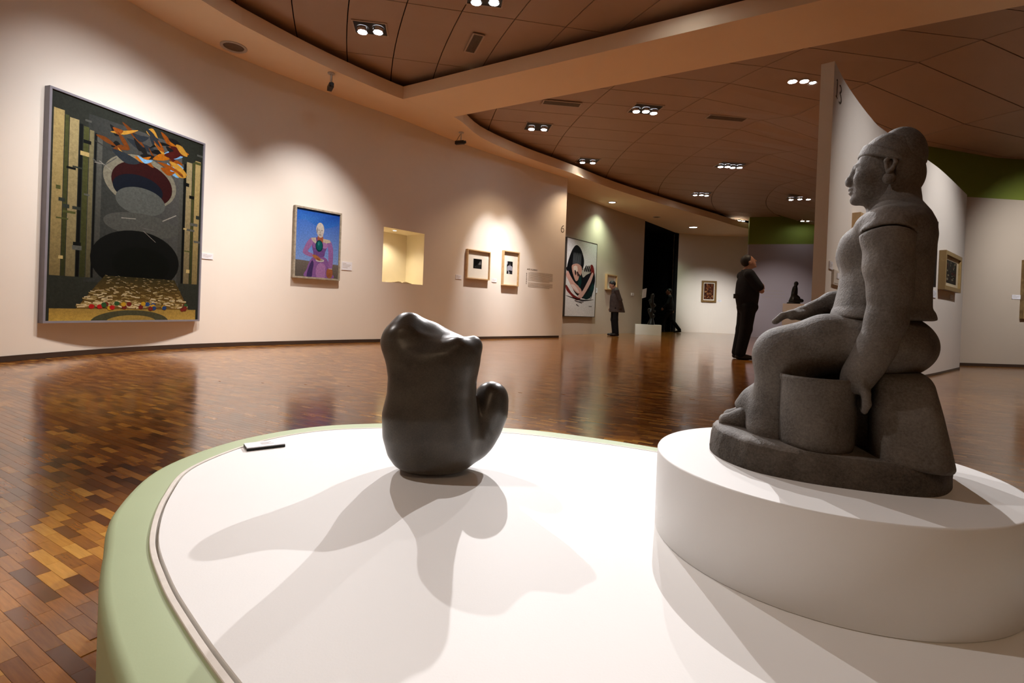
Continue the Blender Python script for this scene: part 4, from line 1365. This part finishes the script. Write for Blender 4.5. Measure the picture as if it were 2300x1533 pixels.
# ---- large painting: abstract stand-in with the same palette
def big_shapes():
    R = random.Random(3)
    S = [(rect(0, 0, 1, 1), (.045, .05, .04))]
    cream, olive, grey, dark = (.48, .39, .19), (.11, .12, .045), (.13, .135, .12), (.008, .011, .010)
    S.append((rect(.2, .18, .83, .95), [(.05, .055, .05), (.08, .085, .08), (.13, .13, .125), (.06, .065, .06)]))
    x = .015
    for wd, c in ((.055, cream), (.02, olive), (.05, (.42, .36, .2)), (.018, dark), (.03, olive), (.025, (.24, .22, .13)), (.012, dark), (.03, grey)):
        S.append((rect(x, .20, x + wd, .93 - .25 * x), [tuple(v * .45 for v in c), tuple(v * .45 for v in c), c, c]))
        x += wd + .004
    x = .985
    for wd, c in ((.045, cream), (.018, olive), (.045, (.40, .34, .2)), (.016, dark), (.03, grey)):
        S.append((rect(x - wd, .20, x, .90 - .3 * (1 - x)), [tuple(v * .45 for v in c), tuple(v * .45 for v in c), c, c]))
        x -= wd + .004
    for k in range(26):
        left = R.random() < .55
        xx = R.uniform(.01, .22) if left else R.uniform(.84, .97)
        yy = R.uniform(.25, .93)
        c = R.choice([cream, grey, dark, olive, (.05, .06, .05)])
        S.append((rect(xx, yy, xx + R.uniform(.02, .07), yy + R.uniform(.006, .02)), c))
    # soft rounded colour fields
    for cx, cy, rx, ry, c in ((.54, .70, .25, .13, (.24, .23, .18)), (.55, .69, .21, .11, (.05, .012, .012)), (.52, .66, .17, .07, (.012, .018, .03)),
                              (.54, .60, .17, .07, (.12, .13, .12)), (.56, .48, .26, .06, (.10, .105, .095)), (.53, .30, .30, .15, dark), (.56, .28, .20, .09, (.004, .008, .006))):
        S.append((elli(cx, cy, rx, ry, 40), c))
    for k in range(30):
        xx, yy = R.uniform(.22, .8), R.uniform(.45, .85)
        a = R.uniform(-.7, .7)
        l, wd = R.uniform(.03, .12), R.uniform(.002, .007)
        if abs(xx - .54) < .24 and .52 < yy < .82:
            continue
        dx, dy = math.cos(a) * l, math.sin(a) * l
        S.append(([(xx, yy), (xx + dx, yy + dy), (xx + dx, yy + dy + wd), (xx, yy + wd)], R.choice([(.30, .29, .26), (.06, .06, .055), (.13, .13, .12)])))
    # amber, red and sky-blue swirls near the top
    for k in range(46):
        cx, cy = R.uniform(.30, .84), R.uniform(.80, .955)
        a = R.uniform(-.9, .5)
        l, wd = R.uniform(.03, .10), R.uniform(.008, .026)
        bend = R.uniform(-.02, .02)
        ux, uy = math.cos(a), math.sin(a) * .7
        pts = [(cx - ux * l, cy - uy * l), (cx - uy * wd * .5, cy + ux * wd + bend), (cx + ux * l, cy + uy * l), (cx + uy * wd * .5, cy - ux * wd + bend)]
        S.append((sm(pts, 5), R.choice([(.42, .17, .015), (.30, .10, .012), (.50, .30, .06), (.10, .02, .015), (.22, .42, .62), (.012, .014, .014), (.04, .05, .06), (.20, .07, .012), (.02, .02, .02)])))
    # ochre ground with a field of cream flecks and bright dabs
    S.append((rect(.02, .0, .98, .055), [(.50, .36, .10), (.46, .33, .10), (.34, .25, .08), (.36, .26, .08)]))
    S.append(([(.16, .055), (.92, .055), (.80, .215), (.32, .215)], [(.20, .13, .04), (.20, .13, .04), (.05, .045, .02), (.05, .045, .02)]))
    for k in range(300):
        v = R.random() ** 1.4
        yy = .06 + .155 * v
        xx = R.uniform(.17 + .16 * v, .91 - .12 * v)
        l = .022 * (1 - .7 * v)
        a = R.uniform(-.5, .5)
        c = R.choice([(.58, .49, .30), (.62, .55, .36), (.40, .32, .15), (.25, .19, .07)])
        c = tuple(q * (1 - .55 * v) for q in c)
        S.append(([(xx - l, yy - l * a * .5), (xx + l, yy + l * a * .5), (xx + l, yy + l * a * .5 + l * .35), (xx - l, yy - l * a * .5 + l * .35)], c))
    for k in range(26):
        S.append((elli(R.uniform(.18, .9), R.uniform(.055, .085), .017, .011, 10), R.choice([(.45, .03, .03), (.04, .09, .22), (.50, .33, .04), (.05, .12, .05), (.20, .04, .03)])))
    S.append((elli(.5, -.01, .26, .06, 24, 0, 180), (.10, .10, .06)))
    S.append((elli(.5, -.01, .17, .035, 24, 0, 180), (.36, .27, .09)))
    return S
hb = Hang(CL, (98, 212), (452, 308), (438, 721), (86, 724))
t = empty('large_painting', hb.loc, hb.rot)
tag(t, 'large grey-framed painting in cream, black and ochre on the long wall', 'painting')
frame_parts(t, hb.w, hb.h, 0.022, 0.075, M_FGREY, 0.060)
art('canvas', big_shapes(), hb.w - .044, hb.h - .044, -0.0605, t, 0.000012)

# ---- portrait on blue
def blue_shapes():
    S = [([(0, 0), (1, 0), (1, 1), (0, 1)], [(.30, .42, .68), (.34, .46, .70), (.03, .12, .45), (.05, .18, .58)])]
    S.append((sm([(0, .82), (.25, .84), (.50, .74), (.75, .76), (1, .84), (1, 1.0), (0, 1.0)][0:5]) and [(0, .82), (.2, .85), (.42, .78), (.6, .74), (.8, .78), (1, .84), (1, 1), (0, 1)],
              [(.06, .20, .58), (.08, .24, .6), (.06, .20, .55), (.05, .18, .52), (.06, .20, .55), (.06, .18, .5), (.02, .09, .40), (.04, .16, .56)]))
    S.append(([(0, 0), (1, 0), (1, .215), (0, .245)], [(.14, .125, .11), (.16, .14, .12), (.22, .19, .17), (.20, .18, .16)]))
    pur, pur2, pk, dk = (.28, .15, .36), (.20, .11, .30), (.40, .23, .44), (.09, .06, .17)
    # skirt, bodice, sleeves
    S.append((sm([(.24, 0), (.27, .12), (.33, .24), (.42, .31), (.58, .33), (.72, .29), (.79, .2), (.84, .1), (.87, 0)]), pur))
    S.append((sm([(.27, 0), (.31, .14), (.38, .25), (.42, .2), (.40, .1), (.38, 0)]), dk))
    S.append((sm([(.50, 0), (.48, .14), (.56, .22), (.68, .2), (.70, .1), (.68, 0)]), pk))
    S.append((sm([(.36, .55), (.37, .46), (.40, .38), (.43, .32), (.64, .32), (.68, .40), (.72, .47), (.74, .56), (.62, .60), (.45, .60)]), pur2))
    S.append((elli(.66, .50, .075, .055, 20), pk))
    S.append((elli(.43, .49, .06, .05, 20), pur))
    S.append((sm([(.34, .585), (.26, .52), (.19, .42), (.17, .355), (.24, .32), (.37, .30), (.41, .325), (.39, .35), (.28, .38), (.33, .44), (.38, .50), (.40, .57)]), (.36, .20, .40)))
    S.append((sm([(.80, .57), (.86, .46), (.87, .30), (.85, .15), (.77, .14), (.76, .28), (.75, .42), (.73, .52)]), (.33, .18, .40)))
    # pale yoke, neck
    S.append(([(.34, .585), (.45, .60), (.47, .53), (.44, .505), (.37, .545)], (.50, .45, .40)))
    S.append(([(.62, .595), (.78, .585), (.80, .55), (.70, .53), (.60, .545)], (.52, .46, .38)))
    S.append((rect(.49, .535, .62, .625), (.38, .15, .08)))
    # masked head
    S.append((elli(.545, .725, .092, .105, 28), (.56, .54, .50)))
    S.append((elli(.555, .655, .065, .05, 24), (.50, .47, .44)))
    S.append((sm([(.46, .70), (.475, .66), (.49, .70), (.48, .76)]), (.30, .28, .30)))
    S.append((elli(.515, .715, .017, .010, 12), (.30, .28, .27)))
    S.append((elli(.585, .715, .017, .010, 12), (.32, .30, .29)))
    S.append((sm([(.545, .715), (.56, .68), (.54, .675)]), (.40, .37, .34)))
    S.append((elli(.545, .645, .032, .007, 12), (.26, .20, .20)))
    # oval green pendant
    S.append((elli(.535, .478, .086, .088, 28), (.008, .07, .09)))
    S.append((elli(.535, .482, .066, .070, 24), (.012, .15, .16)))
    S.append((elli(.52, .51, .018, .03, 14), (.05, .28, .28)))
    # hands and saucer
    S.append((elli(.56, .262, .10, .026, 24), (.52, .50, .48)))
    S.append((elli(.57, .268, .06, .013, 20), (.34, .30, .30)))
    S.append((sm([(.39, .335), (.47, .335), (.55, .30), (.58, .27), (.53, .255), (.46, .275), (.40, .305)]), (.42, .20, .09)))
    for k in range(3):
        S.append((sm([(.47 + .03 * k, .305 - .012 * k), (.52 + .025 * k, .272 - .006 * k), (.50 + .025 * k, .268 - .006 * k)]), (.26, .11, .05)))
    S.append((sm([(.75, .145), (.85, .145), (.87, .06), (.82, .0), (.74, .02), (.72, .09)]), (.36, .16, .08)))
    for k in range(3):
        S.append((rect(.755 + .03 * k, .01, .762 + .03 * k, .08), (.18, .07, .04)))
    S.append((rect(.77, .14, .86, .153), (.50, .44, .46)))
    return S
hp = Hang(CL, (659, 462), (764, 479), (757, 629), (653, 624))
t = empty('portrait_painting', hp.loc, hp.rot)
tag(t, 'grey-framed painting of a masked figure in a violet dress on blue', 'painting')
frame_parts(t, hp.w, hp.h, 0.028, 0.07, M_FWEATH, 0.048)
art('canvas', blue_shapes(), hp.w - .056, hp.h - .056, -0.0485, t)

def framed_photo(curve, c, fw, depth, wood, shapes, rel, label, name='framed_photograph', mat=M_MAT, group=None, cat='picture', rec=0.35):
    hh = Hang(curve, *c)
    t = empty(name, hh.loc, hh.rot)
    tag(t, label, cat, group)
    frame_parts(t, hh.w, hh.h, fw, depth, wood, depth * rec)
    iw, ih = hh.w - 2 * fw, hh.h - 2 * fw
    MB().box(-iw / 2, iw / 2, -depth * rec - .002, -depth * rec, -ih / 2, ih / 2).build('mount_board', mat, t)
    if shapes:
        x0, y0, x1, y1 = rel
        pr = art('print', shapes, iw * (x1 - x0), ih * (y1 - y0), 0.0, t)
        pr.location = (((x0 + x1) / 2 - .5) * iw, -depth * rec - .0025, ((y0 + y1) / 2 - .5) * ih)
    return t
ph1 = [(rect(0, 0, 1, 1), (.008, .008, .008)), ([(.1, .2), (.45, .35), (.8, .8), (.95, .7), (.9, .1), (.3, .05)], (.035, .035, .035)),
       ([(.62, .45), (.82, .85), (.92, .5), (.8, .4)], (.20, .20, .20)), ([(.55, .5), (.7, .62), (.6, .35)], (.10, .10, .10)), ([(.15, .15), (.35, .3), (.3, .1)], (.07, .07, .07))]
ph2 = [(rect(0, 0, 1, 1), (.012, .012, .016)), (sm([(.08, .25), (.1, .55), (.3, .66), (.7, .66), (.95, .55), (.95, .28), (.5, .30)]), (.40, .40, .45)),
       (elli(.52, .80, .17, .14), (.05, .05, .05)), (elli(.52, .72, .12, .06), (.16, .15, .15)), (rect(0, .75, .15, 1), (.35, .35, .40)), (rect(.25, 0, .55, .25), (.35, .35, .38)),
       (elli(.55, .22, .15, .05), (.02, .02, .02)), (rect(.7, .02, .95, .2), (.05, .05, .06))]
framed_photo(CL, ((1048, 559), (1098, 567), (1094, 615), (1044, 611)) and ((1047, 559), (1098, 566), (1095, 629), (1043, 625)), 0.022, 0.07, M_FWOOD, ph1, (.29, .36, .68, .72), 'squarish pale wood frame with a small dark photograph, next to the niche')
framed_photo(CL, ((1128, 562), (1163, 567), (1160, 643), (1124, 640)), 0.022, 0.07, M_FWOOD, ph2, (.26, .33, .66, .72), 'tall pale wood frame with a small portrait photograph, near the wall text')

# ---- pale picture of a crouching figure on the middle wall
def crouch_shapes():
    W, K = (.66, .64, .62), (.012, .012, .016)
    red, skin, green = (.22, .035, .03), (.55, .34, .27), (.015, .06, .055)
    S = [(rect(0, 0, 1, 1), W)]
    S.append((sm([(.02, .60), (.10, .78), (.22, .90), (.33, .93), (.46, .88), (.56, .76), (.55, .66), (.46, .60), (.2, .56)]), K))
    for k in range(9):
        S.append((sm([(.20 + .03 * k, .64), (.21 + .03 * k, .80), (.225 + .03 * k, .82), (.215 + .03 * k, .65)]), (.16, .17, .18)))
    S.append((sm([(.0, .62), (.12, .50), (.2, .38), (.36, .28), (.6, .24), (.82, .30), (.95, .42), (.97, .55), (.88, .66), (.70, .60), (.5, .64), (.3, .66)]), K))
    S.append((sm([(.18, .66), (.34, .69), (.48, .66), (.50, .58), (.40, .49), (.32, .46), (.24, .52), (.18, .60)]), skin))
    S.append((sm([(.22, .64), (.33, .66), (.36, .6), (.27, .57)]), (.66, .56, .48)))
    for p in ((.26, .60), (.34, .585), (.40, .555)):
        S.append((sm([(p[0], p[1]), (p[0] + .05, p[1] - .01), (p[0] + .06, p[1] - .05), (p[0] + .03, p[1] - .06)]), (.05, .03, .03)))
    S.append((sm([(.50, .60), (.62, .66), (.80, .70), (.86, .66), (.80, .60), (.66, .56), (.55, .52)]), (.45, .42, .36)))
    for k in range(4):
        S.append((sm([(.58 + .06 * k, .62), (.63 + .06 * k, .68), (.66 + .06 * k, .68), (.61 + .06 * k, .60)]), K))
    S.append((sm([(.80, .70), (.88, .70), (.94, .62), (.90, .56), (.82, .60)]), red))
    # forearms
    S.append((sm([(.0, .52), (.08, .46), (.22, .36), (.40, .30), (.52, .32), (.46, .38), (.28, .44), (.14, .52), (.05, .58)]), (.60, .38, .32)))
    S.append((sm([(.40, .27), (.55, .34), (.72, .48), (.86, .60), (.90, .57), (.80, .44), (.62, .30), (.50, .24)]), (.60, .40, .34)))
    S.append((sm([(.02, .40), (.2, .30), (.40, .25), (.5, .24), (.36, .21), (.15, .28), (.02, .34)]), red))
    S.append((sm([(.16, .40), (.32, .34), (.44, .31), (.36, .37), (.24, .41)]), (.68, .55, .50)))
    S.append((sm([(.58, .26), (.75, .34), (.90, .46), (.95, .40), (.86, .28), (.70, .23)]), green))
    S.append((sm([(.40, .50), (.46, .54), (.50, .46), (.45, .38), (.40, .42)]), green))
    for k in range(7):
        S.append((sm([(.60 + .04 * k, .25), (.70 + .035 * k, .36), (.71 + .035 * k, .355), (.62 + .04 * k, .25)]), K))
    S.append((sm([(.0, .265), (.3, .225), (.6, .205), (.95, .235), (.6, .222), (.3, .24)]), K))
    for a in ((.30, .20, .55, .17), (.40, .185, .6, .19), (.36, .15, .44, .13)):
        S.append(([(a[0], a[1]), (a[2], a[3]), (a[2], a[3] + .008), (a[0], a[1] + .012)], (.08, .08, .09)))
    S.append((rect(.78, .135, .89, .142), (.12, .12, .13)))
    return S
hc2 = Hang(C2, (1272, 535), (1338, 546), (1330, 711), (1259, 711))
# the picture runs on behind the end of the long wall
t = empty('crouching_figure_picture', hc2.loc, hc2.rot)
tag(t, 'tall white picture of a dark-haired crouching figure on the taupe wall', 'picture')
frame_parts(t, hc2.w, hc2.h, 0.018, 0.07, M_FBLACK, 0.066)
art('canvas', crouch_shapes(), hc2.w - .036, hc2.h - .036, -0.0665, t)
framed_photo(C2, ((1360, 615), (1383, 618), (1381, 651), (1357, 651)), 0.035, 0.08, M_FWOOD, [(rect(0, 0, 1, 1), (.62, .58, .48)), (elli(.5, .5, .2, .25), (.5, .45, .36))], (.2, .2, .8, .8),
             'small pale wood frame on the taupe wall behind the bowed person')
# ---- gilt picture on the far cream wall
gs = [(rect(0, 0, 1, 1), (.10, .04, .02))]
_R = random.Random(5)
for k in range(70):
    cx, cy = _R.uniform(.08, .92), _R.uniform(.06, .94)
    gs.append((elli(cx, cy, _R.uniform(.03, .10), _R.uniform(.02, .08), 8), _R.choice([(.20, .07, .03), (.05, .02, .015), (.30, .14, .06), (.12, .05, .03), (.38, .22, .10)])))
framed_photo(C3, ((1576, 630), (1609, 631), (1607, 678), (1574, 678)), 0.075, 0.06, M_FDARKG, gs, (.06, .05, .94, .95), 'ornate dark gilt frame with a brown painting on the cream far wall', 'gilt_painting', cat='painting', rec=.5)
# ---- partition pictures
gp = [(rect(0, 0, 1, 1), (.02, .022, .02))]
for k in range(60):
    cx, cy = _R.uniform(.08, .92), _R.uniform(.06, .94)
    gp.append((elli(cx, cy, _R.uniform(.02, .09), _R.uniform(.02, .06), 7), _R.choice([(.12, .02, .02), (.03, .035, .03), (.16, .15, .10), (.30, .28, .20), (.05, .02, .015)])))
framed_photo(C13, ((2109, 566), (2147, 575), (2142, 657), (2106, 650)), 0.055, 0.075, M_FGOLD, gp, (.16, .12, .86, .88), 'gold-framed dark painting on the partition behind the statue', 'gold_framed_painting', paint('pale_slip', (.62, .52, .34), .02, .6, 10, 0), cat='painting', rec=.55)
framed_photo(C13, ((1914, 463), (1990, 530), (1984, 702), (1905, 700)), 0.038, 0.07, M_FWOOD, [(rect(0, 0, 1, 1), (.60, .56, .48)), (rect(.2, .25, .8, .8), (.30, .27, .22))], (.2, .2, .8, .8), 'wide pale wood frame on the partition behind the face of the statue')
framed_photo(C13, ((2042, 480), (2097, 493), (2091, 640), (2036, 640)), 0.02, 0.05, M_FBLACK, [(rect(0, 0, 1, 1), (.50, .40, .28))], (.1, .1, .9, .9), 'thin dark-framed picture on the partition hidden by the shoulder of the statue')
framed_photo(CR, ((2293, 585), (2345, 585), (2340, 716), (2291, 716)), 0.05, 0.06, M_FGOLD, [(rect(0, 0, 1, 1), (.22, .08, .03)), (elli(.5, .5, .3, .3), (.35, .18, .06))], (.05, .05, .95, .95), 'orange-brown gold-framed painting on the beige wall below the green band', 'orange_painting', cat='painting', rec=.55)

# ---- caption cards on the walls
def card(curve, x0, y0, x1, y1, label, lean=0):
    hh = Hang(curve, (x0 + lean, y0), (x1 + lean, y0 + 2), (x1, y1 + 1), (x0, y1))
    t = empty('caption_card', hh.loc, hh.rot)
    tag(t, label, 'label', 'caption cards')
    MB().box(-hh.w / 2, hh.w / 2, -.008, 0, -hh.h / 2, hh.h / 2).build('card', M_LABEL, t)
    l = MB()
    for k in range(4):
        l.box(-hh.w * .42, -hh.w * .42 + hh.w * (.35, .8, .7, .5)[k], -.0084, -.008, hh.h * (.28 - .17 * k), hh.h * (.33 - .17 * k))
    l.build('print_lines', M_INKP, t)
card(CL, 453, 568, 478, 581, 'white caption card beside the large grey-framed painting')
card(CL, 767, 587, 790, 606, 'white caption card beside the violet dress painting')
card(CL, 1023, 616, 1036, 626, 'white caption card between the niche and the squarish wood frame')
card(CL, 1104, 624, 1115, 633, 'white caption card between the two wood-framed photographs')
card(C2, 1335, 645, 1341, 657, 'white caption card beside the crouching figure picture')
card(C3, 1612, 672, 1620, 677, 'small caption card beside the ornate gilt frame')
card(C13, 1861, 586, 1868, 604, 'white caption card on the partition above the switch box')
card(C13, 2095, 651, 2101, 668, 'white caption card on the partition left of the gold-framed painting')
card(C13, 2133, 661, 2139, 671, 'white caption card under the right corner of the gold-framed painting')
card(CR, 2272, 661, 2291, 671, 'white caption card beside the orange-brown painting')

# ---- writing on the walls
def text_mesh(s, size, sx=1.0, shear=0.0, ext=0.0005):
    c = bpy.data.curves.new('txt', 'FONT')
    c.body = s
    c.size = size
    c.shear = shear
    c.extrude = ext
    c.align_x = 'CENTER'; c.align_y = 'CENTER'
    o = bpy.data.objects.new('txt', c)
    COL.objects.link(o)
    bpy.context.view_layer.update()
    me = bpy.data.meshes.new_from_object(o.evaluated_get(bpy.context.evaluated_depsgraph_get()))
    bpy.data.objects.remove(o)
    me.transform(Matrix.Diagonal((sx, 1, 1, 1)))
    me.transform(Matrix.Rotation(math.pi / 2, 4, 'X'))
    return me
def stroke(pts, wd):
    """a pen stroke of changing width as a flat ribbon; pts: x, z, width factor"""
    P = [np.array(p) for p in catmull(pts, 8, False)]
    L, R = [], []
    for i, p in enumerate(P):
        d = P[min(i + 1, len(P) - 1)][:2] - P[max(i - 1, 0)][:2]
        d = d / max(np.hypot(*d), 1e-9)
        n = np.array([-d[1], d[0]]) * p[2] * wd / 2
        L.append(p[:2] + n); R.append(p[:2] - n)
    n = len(P)
    vs = [(q[0], 0, q[1]) for q in L] + [(q[0], 0, q[1]) for q in R]
    return vs, [(i, i + 1, n + i + 1, n + i) for i in range(n - 1)]
def digits(strokes, hh, w, name, label, cat='number'):
    m = MB()
    for s in strokes:
        m.add(*stroke(s, w))
    for k, v in enumerate(m.v):
        m.v[k] = (v[0] * hh.w, -0.001, v[2] * hh.h)
    me = mesh(name, m.v, m.f)
    o = put(name, me, M_INK, None, hh.loc, hh.rot)
    tag(o, label, cat)
    return o
h6 = Hang(CL, (1260, 505), (1268, 506), (1267, 522), (1259, 521))
digits([[(.35, .48, .5), (.05, .38, .9), (-.28, .12, 1.1), (-.40, -.15, 1.2), (-.28, -.40, 1.1), (.0, -.48, .8), (.28, -.38, 1.1), (.38, -.15, 1.1), (.24, .03, .9), (-.02, .06, .6), (-.28, -.05, .5)]], h6, .13, 'wall_number', 'slender number 6 on the end of the long wall')
h13 = Hang(C13, (1877, 181), (1891, 189), (1891, 233), (1876, 224))
digits([[(-.42, .36, .6), (-.28, .47, .9), (-.27, .2, 1.0), (-.30, -.35, 1.0), (-.32, -.46, 1.0)], [(-.46, -.47, .7), (-.18, -.46, .7)],
        [(.06, .38, .7), (.20, .47, .7), (.36, .38, 1.1), (.30, .18, 1.0), (.14, .06, .6)], [(.14, .06, .6), (.34, -.02, 1.0), (.42, -.22, 1.2), (.28, -.44, .9), (.04, -.50, .7)]], h13, .10, 'wall_number', 'slender number 13 on the partition wall')
# printed wall text
ht = Hang(CL, (1182, 603), (1242, 612), (1240, 650), (1181, 645))
t = empty('wall_text', ht.loc, ht.rot)
tag(t, 'small printed wall text with the heading ARTE MODERNO', 'wall text')
put('heading', text_mesh('ARTE MODERNO', 0.055, 0.85), M_INK, t, (-ht.w * .29, -.0012, ht.h * .5))
body = MB()
R6 = random.Random(11)
zz = ht.h * .36
for ln in range(17):
    if ln == 11:
        zz -= .024
    x = -ht.w * .42 if ln else -ht.w * .36
    end = ht.w * (.5 if ln not in (10, 16) else .38)
    while x < end:
        wd = R6.uniform(.018, .05)
        body.box(x, min(x + wd, end), -.0012, -.0006, zz, zz + .0075)
        x += wd + .010
    zz -= ht.h * .048
body.build('text_lines', M_INKP, t)
side = MB()
zz = ht.h * .30
while zz > -ht.h * .25:
    wd = R6.uniform(.02, .05)
    side.box(-ht.w * .495, -ht.w * .478, -.0012, -.0006, zz - wd, zz)
    zz -= wd + .010
side.build('side_text', M_INK, t)
hg = Hang(CG, (1712, 651), (1760, 652), (1760, 672), (1712, 672))
t = empty('wall_text', hg.loc, hg.rot)
tag(t, 'faint lines of printed text on the grey lilac wall beside the bronze figure', 'wall text')
body = MB()
for ln in range(3):
    x = -hg.w / 2
    while x < hg.w / 2:
        wd = R6.uniform(.03, .09)
        body.box(x, x + wd, -.002, -.001, hg.h * (.4 - .35 * ln), hg.h * (.4 - .35 * ln) + .02)
        x += wd + .02
body.build('text_lines', M_INKP, t)

# ---- switch box on the partition, sign and switch by the dark opening
hs_ = Hang(C13, (1868, 608), (1890, 610), (1889, 642), (1866, 640))
t = empty('switch_box', hs_.loc, hs_.rot)
tag(t, 'pale flat switch box on the partition under the caption card', 'switch box')
MB().box(-hs_.w / 2, hs_.w / 2, -.018, 0, -hs_.h / 2, hs_.h / 2).build('box_cover', paint('pale_plastic', (.66, .60, .52), .02, .5, 8, 0), t)
MB().box(-hs_.w * .22, hs_.w * .22, -.022, -.018, -hs_.h * .05, hs_.h * .34).build('switch_panel', M_LABEL, t)
MB().box(-hs_.w * .42, hs_.w * .42, -.0195, -.018, -hs_.h * .42, -hs_.h * .38).build('cover_seam', M_INKP, t)
hw = Hang(C2, (1417, 657), (1423, 658), (1423, 664), (1417, 663))
t = empty('wall_switch', hw.loc, hw.rot)
tag(t, 'small white wall switch on the taupe wall by the dark opening', 'switch')
MB().box(-hw.w / 2, hw.w / 2, -.015, 0, -hw.h / 2, hw.h / 2).build('switch_plate', M_LABEL, t)
MB().box(-hw.w * .2, hw.w * .2, -.02, -.015, -hw.h * .25, hw.h * .25).build('rocker', M_GREYFIT, t)
t = empty('projecting_sign', (4.62, 18.44, 0), math.radians(49))
tag(t, 'pale projecting sign board at the edge of the dark opening', 'sign')
sg = MB().add([(-.10, -.10, 1.25), (.06, -.16, 1.30), (.06, -.18, 1.62), (-.10, -.12, 1.57), (-.10, -.08, 1.25), (.06, -.14, 1.30), (.06, -.16, 1.62), (-.10, -.10, 1.57)],
         [(0, 1, 2, 3), (4, 7, 6, 5), (0, 4, 5, 1), (1, 5, 6, 2), (2, 6, 7, 3), (3, 7, 4, 0)]).build('sign_board', M_LABEL, t)
MB().box(-.04, .0, -.12, 0.02, 1.38, 1.42).build('bracket', M_GREYFIT, t)

# ---- open book and lamp in the niche
an = CL.tan((NS0 + NS1) / 2)
mid = ((p0[0] + p1[0]) / 2 + bx[0] * .34, (p0[1] + p1[1]) / 2 + bx[1] * .34)
bk = empty('open_book', (mid[0], mid[1], NZ0 + 0.001), an)
tag(bk, 'open book lying on the floor of the lit wall niche', 'book')
M_PAGE = paint('old_pages', (.62, .50, .34), .06, .7, 30, 0)
def page(sgn):
    vs, fs = [], []
    n = 8
    for k in range(n + 1):
        u = k / n
        x = sgn * (.004 + .21 * u)
        z = .012 + .026 * math.sin(math.pi * min(1, u * 1.15)) * (1 - .5 * u)
        for y in (-.15, .15):
            vs += [(x, y, z), (x, y, .004)]
    for k in range(n):
        i = 4 * k
        fs += [(i, i + 2, i + 6, i + 4), (i + 1, i + 5, i + 7, i + 3), (i, i + 4, i + 5, i + 1), (i + 2, i + 3, i + 7, i + 6)]
    fs += [(0, 1, 3, 2), (4 * n, 4 * n + 2, 4 * n + 3, 4 * n + 1)]
    return fixn(mesh('page_block', vs, fs))
for s in (-1, 1):
    put('page_block', page(s), M_PAGE, bk)
MB().box(-.225, .225, -.16, .16, 0, .004).build('cover', M_FDARKG, bk)
pr = MB()
for s in (-1, 1):
    for k in range(9):
        pr.box(s * .11 - .07, s * .11 + .07, .10 - .024 * k, .106 - .024 * k, .0385, .0388)
lc = (mid[0] + .10 * math.cos(an) * -1, mid[1] + .10 * math.sin(an) * -1, NZ1)
nl = empty('niche_downlight', lc, an)
tag(nl, 'small round downlight in the top of the wall niche', 'downlight')
MB().lathe([(.045, -.0005), (.045, -.006), (.036, -.008), (.034, -.001)], 24, cap=False).build('ring', M_GREYFIT, nl, smooth=True)
MB().lathe([(.001, -.003), (.034, -.004)], 24).build('lamp_disc', M_LAMP2, nl)
spot((lc[0], lc[1], NZ1 - .02), (lc[0], lc[1], NZ0), 24, 130, .8, .03, (1.0, .86, .62))

# ================================================================== FAR SCULPTURES
fp = empty('tall_plinth', (7.68, 14.0, 0), math.radians(-30))
tag(fp, 'tall pale plinth carrying the small seated bronze', 'plinth')
MB().box(-.25, .25, -.25, .25, 0.05, 1.12).build('plinth_box', M_WHITE, fp)
MB().box(-.22, .22, -.22, .22, 0, .05).build('plinth_foot', M_SKIRT, fp)
bz = empty('bronze_figure', (7.68, 14.0, 1.12), math.radians(-28))
tag(bz, 'small dark bronze seated figure seen from behind on the tall plinth', 'sculpture')
def f_brz(P):
    d = s_loft(P, [(.02, .13, -.12, .13), (.07, .14, -.13, .14), (.12, .11, -.11, .125), (.22, .085, -.075, .105), (.34, .09, -.065, .125), (.42, .09, -.05, .115), (.47, .07, -.03, .06)], 2.2, .03)
    d = smin(d, s_chain(P, [(.02, 0, .44, .05), (.035, 0, .50, .04)], .02), .03)
    d = smin(d, s_ell(P, (.045, 0, .555), (.055, .05, .066)), .02)
    for s in (1, -1):
        d = smin(d, s_chain(P, [(.03, s * .115, .40, .042), (.0, s * .14, .27, .036), (.12, s * .10, .17, .032)], .02), .03)
        d = smin(d, s_chain(P, [(.0, s * .08, .10, .065), (.19, s * .07, .09, .05)], .02), .03)
    return smax(d, .0 - P[:, 2], .005)
sdf_part('figure', f_brz, (-.2, -.23, -.01), (.3, .23, .65), .011, M_BRONZE, bz)
MB().lathe([(.16, 0), (.165, .01), (.165, .035), (.15, .045)], 32).build('base', M_BRONZE, bz, smooth=True)
lp_ = empty('low_plinth', (4.62, 17.35, 0), math.radians(-12))
tag(lp_, 'low white block plinth in front of the dark opening', 'plinth')
MB().box(-.42, .42, -.30, .30, 0.0, .34).build('plinth_box', M_WHITE, lp_)
ds = empty('knobbly_bronze', (4.72, 17.35, .34), 0)
tag(ds, 'thin knobbly black sculpture with glints on the low white plinth', 'sculpture')
def f_knob(P):
    d = s_chain(P, [(0, 0, .02, .12), (.02, 0, .22, .05), (-.02, .02, .42, .075), (.03, 0, .58, .045), (-.01, 0, .74, .07), (.0, 0, .90, .05), (.02, 0, 1.0, .06)], .02)
    for k, (x, z, r) in enumerate(((.07, .30, .05), (-.08, .50, .05), (.09, .66, .045), (-.07, .82, .04), (.10, .46, .035))):
        d = smin(d, s_ell(P, (x, -.02 * (-1) ** k, z), (r, r, r * 1.3)), .03)
    return smax(d, -P[:, 2], .005)
sdf_part('figure', f_knob, (-.2, -.2, -.01), (.2, .2, 1.1), .014, M_BRONZE, ds)
